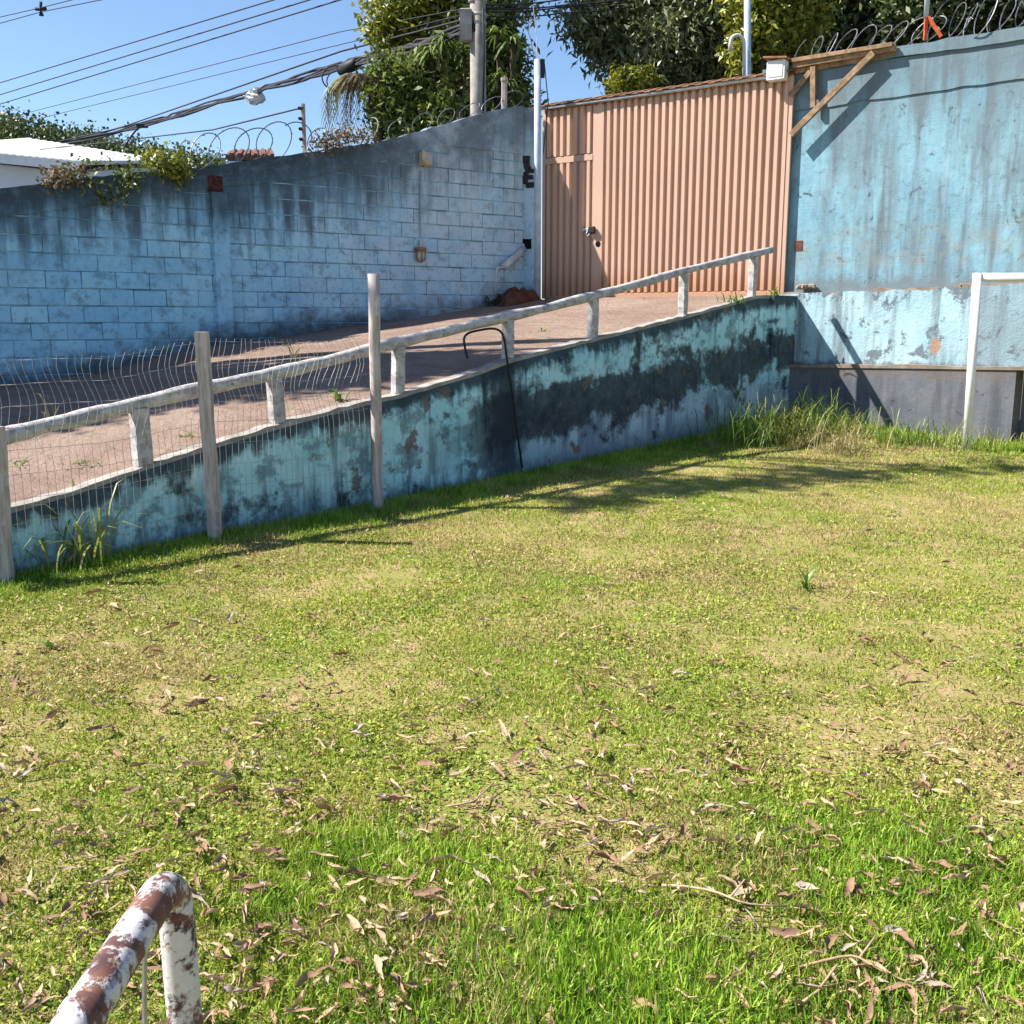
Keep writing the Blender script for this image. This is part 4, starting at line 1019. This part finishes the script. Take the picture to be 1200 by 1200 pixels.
tree('leafy_shrub', 'mid-green leafy shrub bulging over the block wall left of the utility pole', [(465,100,32),(455,125,24),(492,118,34),(480,150,26),(512,135,28),(505,92,28),(470,165,14)], 21.3, 1100, 13, .14, .46, M_leaf_mid, 4, 485, .10, .1, GB, .09, 'shrub')
tree('dark_evergreen', 'dark dense evergreen directly behind the utility pole', [(560,60,42),(588,82,28),(545,110,42),(596,122,26),(572,20,36),(525,70,30)], 22.6, 1300, 13, .17, .36, M_leaf_mid, 5, 570, .14, .3, GB, .14)
# strap-leaved rosettes (dracaena) around the pole
def rosette(V, F, Rn, c, L, n, rs):
    for k in range(n):
        a_ = rs.rand()*6.283; e_ = rs.rand()*1.2-.1; l = L*(.7+.5*rs.rand()); w_ = l*.10
        h = np.array([math.cos(a_), math.sin(a_), 0]); s_ = np.array([-math.sin(a_), math.cos(a_), 0])
        pts_ = [c + h*l*f*math.cos(e_)*(1) + np.array([0,0, l*(math.sin(e_)*f - .75*f*f)]) for f in (0, .35, .7, 1.)]
        b = len(V); ww = (.5, 1, .8, .08)
        for p, q in zip(pts_, ww): V.append(p + s_*w_*q*.5); V.append(p - s_*w_*q*.5)
        r = rs.rand()
        for i in range(3): F.append((b+2*i, b+2*i+1, b+2*i+3, b+2*i+2))
        Rn += [r]*8
rs = np.random.RandomState(8)
for label, lst, trk in [('strap-leaved plant with drooping rosettes just left of the utility pole', [(530,58),(518,48),(545,66),(532,85),(505,62)], 532), ('strap-leaved plant with pale rosettes just right of the utility pole', [(583,40),(600,48),(588,90),(596,102),(580,115),(606,118),(574,140)], 592)]:
    base = at(trk, 130, 20.9); base.z = 1.88; o = tag(empty('strap_leaf_plant', base), label, 'plant', 'strap-leaved plants by the pole')
    V, F, Rn = [], [], []; mb = MB()
    for u, v in lst:
        c = np.array(at(u, v, 20.7+rs.rand()*.5)); rosette(V, F, Rn, c, .50, 34, rs); mb.tube([base, base.lerp(Vector(c), .6)+Vector((0,.2,0)), Vector(c)], [.07,.05,.03], 7)
    link('leaves', np_mesh('leaves', np.array(V)-np.array(base), np.array(F), M_leaf_rose, {'rnd': np.array(Rn)}), o); mb.build('stems', M_bark, o, True)
# palm with hanging dry fronds
pc = at(436, 96, 20.8); base = Vector((pc.x+.25, pc.y+.2, 1.88)); o = tag(empty('palm', base), 'small palm with drooping dry fronds at the left edge of the shrubs', 'palm', GB)
mb = MB(); mb.tube([base, base.lerp(pc, .6)+Vector((.05,0,0)), pc], [.13,.11,.10], 9); mb.build('trunk', M_bark, o, True)
for dirx, L, dry in [(-1.1,1.35,0),(-.95,1.5,1),(-.75,1.6,1),(-.55,1.6,1),(-.35,1.6,1),(-.15,1.5,1),(.1,1.4,1),(-1.2,1.0,0),(-.45,1.7,1),(-.65,1.4,1),(.5,1.0,0)]:
    V, F, Rn = [], [], []; prev = None; dy = (rs.rand()-.5)*.5; P_ = []
    for k in range(15):
        f = k/14; P_.append(np.array(pc) + np.array([dirx*L*.62*math.sin(min(f*1.9, 1.57)), dy*f, .28*math.sin(f*2.4) - L*1.05*max(0, f-.25)**1.25]))
    for k in range(1, 15):
        t_ = P_[k]-P_[k-1]; t_ /= np.linalg.norm(t_)
        for sg in (-1, 1):
            s_ = np.cross(t_, [0, 1, .2])*sg*.35 + np.array([0, sg*.5, -.75]); s_ /= np.linalg.norm(s_); l = (.36 if k < 11 else .24)*(.8+.4*rs.rand()); w_ = .022
            b = len(V); c = P_[k]; m_ = c + (s_*.8+t_*.5)*l*.5; e_ = c + (s_*.9+t_*.55)*l - np.array([0,0,l*.25])
            V += [c - t_*w_, c + t_*w_, m_ + t_*w_*.9, e_, m_ - t_*w_*.9]; F += [(b, b+1, b+2, b+4), (b+4, b+2, b+3, b+3)]; Rn += [rs.rand()]*5
    F2 = [f for f in F]; me = mesh('frond', [Vector(v)-base for v in V], [f if f[2] != f[3] else f[:3] for f in F2], M_frond_dry if dry else M_leaf_mid)
    at_ = me.attributes.new('rnd', 'FLOAT', 'POINT'); at_.data.foreach_set('value', Rn); link('frond', me, o)
# trees behind gate and right wall
tree('drooping_tree', 'big grey-green drooping tree behind the gate', [(690,22,30),(720,45,34),(760,20,46),(745,78,26),(790,55,42),(830,20,50),(850,70,40),(800,-20,60),(740,-30,50),(815,95,26),(765,90,22)], 24., 2300, 14, .20, .30, M_leaf_grey, 12, 800, .15, .9, GB, .2)
tree('low_bush', 'small light green bush just above the gate top', [(735,98,14),(752,96,15),(722,104,9)], 22., 170, 12, .12, .4, M_leaf_yel, 13, 745, .08, .1, GB, .05, 'bush')
tree('olive_tree', 'olive-yellow leafy tree behind the service mast', [(895,15,34),(920,45,34),(885,60,24),(935,10,32),(905,-30,44)], 21.5, 1200, 13, .16, .4, M_leaf_yel, 14, 905, .12, .4, GB, .13)
tree('dark_tree', 'dark dense tree behind the timber brace frame', [(860,30,40),(970,20,48),(1010,40,44),(950,70,30),(1040,-10,60),(980,-40,60)], 24.5, 2000, 13, .20, .4, M_leaf_dark, 15, 985, .15, .3, GB, .2)
tree('dark_tree', 'dark dense tree behind the razor wire at the right edge', [(1085,20,46),(1140,0,54),(1180,20,50),(1230,-5,60),(1120,40,36),(1290,-10,60),(1060,25,34)], 23.0, 2200, 13, .19, .4, M_leaf_dark, 16, 1150, .15, .3, GB, .2)
# woods on the hill: seen far off as one mass
rs = np.random.RandomState(20); cs = []
for k in range(700):
    u = -380 + 640*rs.rand(); v = lerp1(prof, u) + 2 + 26*rs.rand()**1.5; p = at(u, v, 149-25*rs.rand()); cs.append([p.x, p.y, p.z])
V, F, r = leaves_np(np.array(cs), 60, .95, .42, .8, rs); tag(link('hill_wood', np_mesh('hill_wood', V, F, M_leaf_dark, {'rnd': r})), 'dark wooded hilltop behind the white house', 'wood', kind='stuff')
# big tree left of the picture whose crown hangs over the ramp and shades it
rs = np.random.RandomState(33); tb = Vector((-11.5, 12.5, 1.0)); o = tag(empty('overhanging_tree', tb), 'large tree left of the ramp with a crown overhanging it', 'tree', GB)
def shade_centre(ramp_pt, h):   # point up the sun ray from a shaded spot on the ramp
    return ramp_pt - LDIR*(h/abs(LDIR.z))
bl = []
for (u, v), r in [((40,480),1.25),((140,462),1.15),((230,455),1.0),((300,446),1.0),((365,440),.9),((430,432),.75),((510,426),.62),((570,424),.45),((90,455),1.3),((0,470),1.4)]:
    p = shade_centre(on_ramp(u, v), 7.0 + rs.rand()*1.2); bl.append((p.x, p.y, p.z, r))
for u, v in [(700,588),(770,574),(840,568),(900,563),(990,556),(1080,550),(1190,545)]:
    p = shade_centre(on_ground(u, v), 8.6 + rs.rand()*.6); bl.append((p.x, p.y, p.z, .18+.14*rs.rand()))
V, F, r = leaves_np(blob_centres(bl, 1700, rs, .6), 14, .16, .22, .4, rs, .4); link('crown', np_mesh('crown', V-np.array(tb), F, M_leaf_mid, {'rnd': r}), o)
mb = MB(); fk = tb + Vector((.6,-.2,4.5)); mb.tube([tb-Vector((0,0,.3)), tb+Vector((.2,0,2.3)), fk], [.36,.3,.24], 10)
for b in bl:
    t_ = Vector(b[:3]); mb.tube([fk, fk.lerp(t_, .5)+Vector((0,0,.5)), t_], [.14,.09,.03], 6)
mb.build('trunk', M_bark, o, True)

# creeper hanging on the block wall
def lw_leaves(name, label, pxs, n, per, size, mat, seed, spread=.06):
    rs = np.random.RandomState(seed); cs = []
    for _ in range(n):
        u, v, r = pxs[rs.randint(len(pxs))]; s, z = LW.hit(u + (rs.rand()-.5)*2*r, v + (rs.rand()-.5)*1.4*r, .06)
        off = .03+.10*rs.rand(); p = LW.pt(s, z, off); cs.append([p.x, p.y, p.z])
    cs = np.array(cs); V, F, r = leaves_np(cs, per, spread, size, .6, rs, .3); base = Vector(cs.mean(0))
    o = tag(empty(name, base), label, 'plant'); link('leaves', np_mesh('leaves', V-np.array(base), F, mat, {'rnd': r}), o)
    mb = MB(); 
    for i in range(0, len(pxs)-1): a, b = lwp(pxs[i][0], pxs[i][1], .03), lwp(pxs[i+1][0], pxs[i+1][1], .03); mb.tube([a, (a+b)/2-Vector((0,0,.03)), b], .008, 5)
    mb.build('stems', M_bark, o); return o
lw_leaves('creeper', 'green creeper hanging in a loop over the block wall', [(95,196,12),(108,212,9),(118,230,8),(130,233,7),(142,226,7),(150,215,6),(154,205,6),(150,196,8),(125,196,12),(80,200,8)], 85, 5, .055, M_leaf_mid, 41)
lw_leaves('creeper', 'small yellow-green creeper tuft on top of the block wall', [(180,190,9),(195,190,10),(208,192,9),(196,200,8),(212,203,6)], 100, 6, .065, M_leaf_yel, 42)
lw_leaves('dry_creeper', 'dry brown twiggy growth on top of the block wall near the house', [(62,208,7),(75,206,8),(88,205,8)], 60, 5, .06, M_frond_dry, 43)
lw_leaves('dry_creeper', 'pinkish dry growth tangled in razor wire right of the small post', [(372,168,7),(395,160,8),(412,158,9),(428,160,8),(385,170,6)], 120, 5, .05, M_frond_dry, 44)

# ------------------------------------------------------------------ weeds
def weed(name, label, base, n, Ls, seed, mat=M_weed, wd=.018, up=.9, spread=.10, group=None, seeds=0):
    rs = np.random.RandomState(seed); V, F, Rn = [], [], []
    for k in range(n):
        a_ = rs.rand()*6.283; L = Ls*(.5+.6*rs.rand()); lean = up*(.6+.5*rs.rand()); c = np.array([rs.normal()*spread, rs.normal()*spread, -.02])
        h = np.array([math.cos(a_), math.sin(a_), 0]); s_ = np.array([-math.sin(a_), math.cos(a_), 0]); b = len(V); w_ = wd*(.7+.6*rs.rand())
        for f, q in zip((0,.25,.5,.75,1.), (.6,1.,.95,.65,.05)):
            p = c + h*L*(.15*f + (1.1-lean)*f*f*1.1) + np.array([0,0,L*(lean*f - .38*f**3)]); V += [p+s_*w_*q*.5, p-s_*w_*q*.5]
        r = rs.rand(); Rn += [r]*10
        for i in range(4): F.append((b+2*i, b+2*i+1, b+2*i+3, b+2*i+2))
    me = np_mesh(name, np.array(V), np.array(F), mat, {'rnd': np.array(Rn)}); o = link(name, me); o.location = base
    return tag(o, label, 'weed' if 'grass' not in name else 'grass', group)
weed('tall_grass_clump', 'tall bright green grass clump at the foot of the retaining wall by the left post', on_ground(95, 662), 60, .85, 50, M_grass_tall, .014, .93, .11)
weed('tall_grass_clump', 'thin seeding grass stalks rising through the wire mesh above the tall clump', on_ground(85, 650)+Vector((0,.1,0)), 9, .85, 51, M_weed_dry, .009, 1.0, .08)
weed('weed', 'spiky green weed growing on the ramp behind the second rail post', on_ramp(398, 470), 14, .34, 52, M_weed, .022, .8, .03)
weed('weed', 'small green weed sprouting on the ramp near the gate', on_ramp(636, 388), 8, .14, 53, M_weed, .016, .9, .02)
weed('weed', 'dark weed clump at the foot of the block wall by the water pipe', LW.pt(LW.hit(578,350)[0], lw_base(LW.hit(578,350)[0]), .15), 30, .42, 61, M_leaf_dark, .03, .8, .12)
weed('dry_stalk', 'dry brown stalk standing on the ramp behind the wire fence', on_ramp(345, 420), 6, .55, 54, M_weed_dry, .014, 1.05, .02)
weed('dry_stalk', 'short dry stalk poking up behind the railing at the far left', on_ramp(62, 500), 7, .5, 55, M_weed_dry, .016, 1.0, .03)
weed('grass_tuft', 'low grass tuft on the ramp left of the first rail post', on_ramp(108, 540), 30, .10, 56, M_weed, .012, .6, .08)
weed('grass_tuft', 'low grass tuft on the ramp between the first two rail posts', on_ramp(222, 510), 40, .10, 57, M_weed, .012, .6, .05)
weed('grass_tuft', 'low grass tuft on the ramp edge at the left end of the railing', on_ramp(30, 540), 34, .12, 58, M_weed, .012, .6, .10)
weed('weed', 'weed clump growing from the retaining wall top by the gate', RT.pt(RT.hit(860,352,-.05)[0], 0, -.05) + Vector((0,0,rt_top(RT.hit(860,352)[0]))), 26, .32, 59, M_weed, .016, .8, .07)
weed('weed', 'green weed at the right foot of the gate above the wall end', RT.pt(RT.hit(908,346)[0], RT.hit(908,346)[1]-.02, -.05), 22, .3, 60, M_weed, .016, .9, .05)
for i, (u, v, n, L, lab, m) in enumerate([(868,505,34,.75,'tall dark grass against the retaining wall end', M_weed),(920,505,44,.75,'tall grass clump in the corner where the two walls meet', M_weed),(955,500,44,.62,'tall yellowish grass clump just right of the wall corner', M_weed),(1000,508,40,.45,'mid-height grass clump before the grey plinth', M_weed),(1060,516,34,.34,'short grass clump before the grey plinth near the goal', M_weed),(1105,520,30,.42,'grass clump just left of the goal post', M_weed),(985,515,30,.5,'dry straw-coloured grass clump before the grey plinth', M_weed_dry),(1165,520,26,.28,'scrubby weed clump right of the goal post', M_weed),(935,470,20,.6,'weed growing up against the corner of the two walls', M_weed)]):
    b = on_ground(u, v+4); weed('grass_clump', lab, b, n*5, L*1.35, 70+i, [m, M_grass_tall][i % 2 if m is M_weed else 0], .0085, .95, .20, 'grass clumps along the foot of the walls')
for i, (u, v, n, L, lab) in enumerate([(960,610,40,.14,'low leafy weed mound in the upper right of the field'),(1040,600,26,.13,'small weed tuft right of the low weed mound'),(820,610,26,.16,'greyish weed tuft in the upper middle of the field'),(62,760,9,.17,'single upright green seedling at the left of the field'),(945,690,10,.32,'long bent green grass blade tuft in the right half of the field'),(470,575,12,.16,'tuft of dry stalks beside the third fence post'),(1110,690,22,.10,'flat weed rosette near the right edge of the field')]):
    weed('field_weed', lab, on_ground(u, v), n, L, 90+i, M_weed_dry if 'dry' in lab else M_weed, .016, .55 if n > 12 else .95, .07 if n > 12 else .006)

# ------------------------------------------------------------------ grass of the field
rs = np.random.RandomState(5)
def inside(x, y, m=.02):
    a = (x-RT.A.x)*RT.n.x + (y-RT.A.y)*RT.n.y; b = (x-RW.A.x)*RW.n.x + (y-RW.A.y)*RW.n.y
    return (a > m) & (b > .2+m)
tallp = [(690,1180,.55,1.0),(600,1150,.35,.8),(430,1000,.28,.7),(530,1010,.28,.6),(1040,1010,.45,.7),(960,1040,.4,.6),(1120,1120,.5,.55),(800,1190,.4,.8),(1000,1170,.5,.5),(330,1060,.2,.5),(560,1070,.25,.5)]
tallp = [(on_ground(u, v), r, k) for u, v, r, k in tallp]
def lush(x, y):
    t_ = np.zeros_like(x)
    for p, r, k in tallp: t_ = np.maximum(t_, k*np.exp(-(((x-p.x)/r)**2 + ((y-p.y)/(r*.8))**2)))
    a = (x-RT.A.x)*RT.n.x + (y-RT.A.y)*RT.n.y; b = (x-RW.A.x)*RW.n.x + (y-RW.A.y)*RW.n.y
    t_ = np.maximum(t_, .75*np.exp(-(a/.55)**2)); t_ = np.maximum(t_, .85*np.exp(-(b/1.3)**2))
    return t_
def sample(y0, y1, dens):
    A_ = (.56*(y0+y1)+2.0)*(y1-y0); n = int(A_*dens); y = y0 + (y1-y0)*rs.rand(n); x = (rs.rand(n)*2-1)*(.56*y+1.0)
    k = inside(x, y); return x[k], y[k]
def bare(x, y):
    return sm(.62*vnoise(x*1.5+2, y*2.1, 57)+.38*vnoise(x*6.1, y*7.5, 58), .56, .68)
def blades(x, y, hmin, hmax, w, segs):
    n = len(x); lu = lush(x, y); pn = vnoise(x*1.6, y*1.6, 50); pf = vnoise(x*6, y*6, 51)
    keep = rs.rand(n) < np.clip(.10 + 1.1*pn + .9*(pf-.4) + lu, .08, 1)*(1-.55*bare(x, y)*(1-np.clip(lu*1.5, 0, 1))); x, y, lu, pn, pf = x[keep], y[keep], lu[keep], pn[keep], pf[keep]; n = len(x)
    z = ground_z(x, y)
    L = (hmin + (hmax-hmin)*rs.rand(n)**1.5)*(1 + 1.35*lu)
    a_ = rs.rand(n)*6.283; lean = np.clip(.8 - .4*lu + .42*rs.normal(0, 1, n), .1, 1.5)
    d = np.stack([np.cos(a_)*np.sin(lean), np.sin(a_)*np.sin(lean), np.cos(lean)], 1); b_ = rs.rand(n)*6.283
    s_ = np.stack([np.cos(b_), np.sin(b_), np.zeros(n)], 1); W = (w*(.6+.8*rs.rand(n)))[:, None]
    P = np.stack([x, y, z-.004], 1); Lc = L[:, None]
    dryp = np.clip(.34 + 1.0*(vnoise(x*1.1+9, y*1.1, 52)-.5) + 1.1*(vnoise(x*4, y*4, 53)-.5) - .7*lu + .06*sm(y, 6, 9) - .05, .07, .95)
    dry = (rs.rand(n) < dryp)*(.55+.45*rs.rand(n)); rn = np.clip(.08+.8*rs.rand(n)+.5*(pf-.5)+.1*lu, 0, 1)
    if segs == 2:
        m = P + d*Lc*.55; tp = m + (d*.9 + np.array([0,0,-.35]))*Lc*.5
        V = np.stack([P-s_*W*.5, P+s_*W*.5, m+s_*W*.42, m-s_*W*.42, tp], 1).reshape(-1, 3)
        i = np.arange(n)*5; F = np.stack([i, i+1, i+2, i, i+2, i+3, i+3, i+2, i+4], 1).reshape(-1, 3); k = 5
    else:
        tp = P + d*Lc; V = np.stack([P-s_*W*.5, P+s_*W*.5, tp], 1).reshape(-1, 3); F = np.arange(3*n).reshape(n, 3); k = 3
    return V, F, np.repeat(rn, k), np.repeat(dry, k), np.repeat(np.clip(lu*1.5+.9*(pn-.40)+.25*rs.normal(0, 1, n), 0, 1), k)
def leaflets(x, y, size):
    n = len(x); pn = vnoise(x*2+3, y*2, 55); keep = rs.rand(n) < np.clip(pn*1.3-.35-.5*lush(x, y), .04, 1)*(1-.5*bare(x, y)); x, y = x[keep], y[keep]; n = len(x)
    z = ground_z(x, y) + .004 + .022*rs.rand(n); nrm = rs.normal(0, .45, (n, 3)); nrm[:, 2] = 1; nrm /= np.linalg.norm(nrm, axis=1, keepdims=True)
    q = rs.normal(0, 1, (n, 3)); a = np.cross(nrm, q); a /= np.linalg.norm(a, axis=1, keepdims=True); b = np.cross(nrm, a); S = (size*(.5+rs.rand(n)))[:, None]
    P = np.stack([x, y, z], 1); V = np.stack([P-a*S, P+b*S*.55, P+a*S, P-b*S*.55], 1).reshape(-1, 3); i = np.arange(n)*4
    F = np.stack([i, i+1, i+2, i, i+2, i+3], 1).reshape(-1, 3)
    dry = (rs.rand(n) < np.clip(.30+1.1*(vnoise(x*1.1+9, y*1.1, 52)-.5), .05, .8))*(.5+.5*rs.rand(n)); return V, F, np.repeat(np.clip(.05+.95*rs.rand(n), 0, 1), 4), np.repeat(dry, 4), np.repeat((vnoise(x*3+7, y*3, 59) > .6)*.8, 4)
VV, FF, R1, D1, U1 = [], [], [], [], []; off = 0
for (y0, y1, dens, h0, h1, w_, sg, ld, ls) in [(1.6,3.2,27000,.016,.050,.0042,2,7000,.0075),(3.2,5.0,19000,.016,.046,.0048,2,5000,.008),(5.0,7.5,11000,.016,.044,.006,2,2600,.009),(7.5,10.5,6500,.018,.045,.008,1,1300,.011),(10.5,15,4000,.02,.05,.011,1,700,.013)]:
    for res in (blades(*sample(y0, y1, dens), h0, h1, w_, sg), leaflets(*sample(y0, y1, ld), ls)):
        V, F, r, d, lu_ = res; U1.append(lu_); VV.append(V); FF.append(F+off); R1.append(r); D1.append(d); off += len(V)
V = np.concatenate(VV); F = np.concatenate(FF); print('grass tris', len(F))
tag(link('grass', np_mesh('grass', V, F, M_grass, {'rnd': np.concatenate(R1), 'dry': np.concatenate(D1), 'lush': np.concatenate(U1)})), 'short patchy grass and low weeds covering the field', 'grass', kind='stuff')

# ------------------------------------------------------------------ fallen leaves
def mat_dead(name, cols):
    t = NT(name, .8, .2); r = t.rand(); n = len(cols); c = t.ramp(r, [(i/(n-1), q) for i, q in enumerate(cols)])
    c = t.mix(t.mr(t.noise(60, 4, t.obj), .45, .7, 0, .5), c, tuple(x*.5 for x in cols[0])); t.col(c); t.translucent(c, .12); return t.m
M_dead = [mat_dead('tan_dead_leaf', [(.38,.245,.145), (.52,.37,.235), (.45,.28,.175)]), mat_dead('brown_dead_leaf', [(.27,.16,.10), (.40,.245,.15), (.33,.20,.125)]), mat_dead('pale_grey_dead_leaf', [(.32,.25,.19), (.46,.37,.30), (.38,.29,.23)])]
def leaf_mesh(k, L, W, curl, twist, fold, mat):
    R_ = random.Random(k); n = 7; V = []; F = []
    for i in range(n+1):
        f = i/n; w_ = W*math.sin(math.pi*min(max(f*.93+.05, 0), 1))**.7*(1+.7*(R_.random()-.5)); a_ = curl*(f-.5)+.25*(R_.random()-.5); x = L*(f-.5)*(1-.2*abs(curl)*.3); z = L*.5*(a_*a_)*.55*(1 if curl > 0 else -.5) + .004*R_.random()
        tw = twist*(f-.5) + .2*(R_.random()-.5); y0 = .15*L*math.sin(f*4+k)*.6
        for s_ in (-1, 0, 1):
            yy = s_*w_*.5*math.cos(fold); zz = abs(s_)*w_*.5*math.sin(fold)
            V.append((x, y0 + yy*math.cos(tw)-zz*math.sin(tw), z + yy*math.sin(tw)+zz*math.cos(tw) + .008 + .005*(R_.random()-.5)))
    for i in range(n):
        for j in range(2): F.append((i*3+j, i*3+j+1, i*3+j+4, i*3+j+3))
    return mesh('dead_leaf', V, F, mat, True)
LM = []
for m in range(3):
    LM.append([leaf_mesh(m*20+k, .045+.06*rnd.random(), .014+.018*rnd.random(), (rnd.random()-.3)*2.2, (rnd.random()-.5)*5., .3+.9*rnd.random(), M_dead[m]) for k in range(8)])
names = ['curled tan dead leaf lying on the grass', 'dark brown dead leaf lying on the grass', 'pale grey bleached dead leaf lying on the grass']
heaps = [(700,985,20),(735,992,16),(480,965,20),(520,980,20),(1140,1025,24),(1060,1020,16),(560,1165,30),(470,1185,30),(300,920,24),(390,960,24),(1080,940,24),(860,1050,16),(980,1165,24),(1090,1160,22),(130,700,26),(240,680,16),(440,1085,26),(120,1010,24),(40,975,20),(660,1075,18),(870,850,26),(420,1150,30)]
spots = []
for u, v, r in heaps:
    for _ in range(6): spots.append(on_ground(u + rnd.gauss(0, r), v + rnd.gauss(0, r*.35)))
rs = np.random.RandomState(77)
while len(spots) < 2200:
    v = 610 + 620*rs.rand()**.8; u = -80 + 1360*rs.rand(); dn = .15 + .85*float(sm(v, 680, 850)); dn *= .45 + .9*float(vnoise(u*.006, v*.009, 60)); dn *= 1.15 - .45*u/1200*(1 - .5*float(sm(v, 900, 1100)))
    if rs.rand() < dn:
        p = on_ground(u, v)
        if inside(np.array(p.x), np.array(p.y), .1) and rs.rand() > .8*float(lush(np.array([p.x]), np.array([p.y]))[0]): spots.append(p)
spots = [p for p in spots if p.y > 1.7]
spots.sort(key=lambda p: p.y); bulkV = {0: ([], []), 1: ([], []), 2: ([], [])}
for i, p in enumerate(spots):
    m = rs.choice(3, p=[.50, .34, .16]); me = LM[m][rs.randint(8)]; sc_ = .34 + .62*rs.rand()**1.7
    E_ = (rs.normal()*.35, rs.normal()*.22, rs.rand()*6.283); loc = Vector((p.x, p.y, p.z + .010 + .020*rs.rand()))
    if i < 300:
        o = link('dead_leaf', me); o.location = loc; o.rotation_euler = E_; o.scale = (sc_,)*3
        u_ = 600+1200*p.x/p.y; zone = ('left' if u_ < 400 else 'middle' if u_ < 800 else 'right') ; row = 'bottom' if p.y < 2.45 else 'lower'; shape = ['narrow', 'small', 'twisted', 'curled'][int(sc_*9.7) % 4]
        tag(o, shape + ' ' + names[m].replace('curled ', '').replace(' on the grass', ' on the grass, ' + row + ' ' + zone + ' of the picture'), 'leaf', 'fallen leaves on the field')
    else:
        from mathutils import Euler
        M = Matrix.Translation(loc) @ Euler(E_).to_matrix().to_4x4() @ Matrix.Scale(sc_*(1.0+.35*min(p.y/6, 1.5)), 4)
        Vb, Fb = bulkV[m]; b = len(Vb); Vb += [M @ v.co for v in me.vertices]; Fb += [tuple(q+b for q in f.vertices) for f in me.polygons]
for m in range(3):
    o = link('leaf_litter', mesh('leaf_litter', bulkV[m][0], bulkV[m][1], M_dead[m], True)); tag(o, names[m].replace('dead leaf lying', 'leaf litter scattered').replace('on the grass', 'over the far grass'), 'leaf litter', kind='stuff')
# a few dry twigs
for i, (u, v, L, lab) in enumerate([(1010,1150,.30,'curved tan twig on the grass at the lower right'),(960,1175,.22,'short forked twig near the bottom right'),(850,1060,.34,'long dark twig in the lush grass right of centre'),(560,940,.25,'thin pale twig in the middle of the foreground')]):
    p = on_ground(u, v); mb = MB(); a_ = rnd.random()*1.2-.3; Q = [p + Vector((L*(f-.5)*math.cos(a_) + .03*math.sin(f*6), L*(f-.5)*math.sin(a_) + .04*math.sin(f*4+i), .02+.02*math.sin(f*3.1))) for f in np.linspace(0, 1, 9)]
    mb.tube(Q, [.0042-.002*k/8 for k in range(9)], 6); mb.tube([Q[4], Q[4]+Vector((.05,.04,.03))], .003, 5); tag(mb.build('twig', M_dead[0], None, True, origin=p), lab, 'twig')
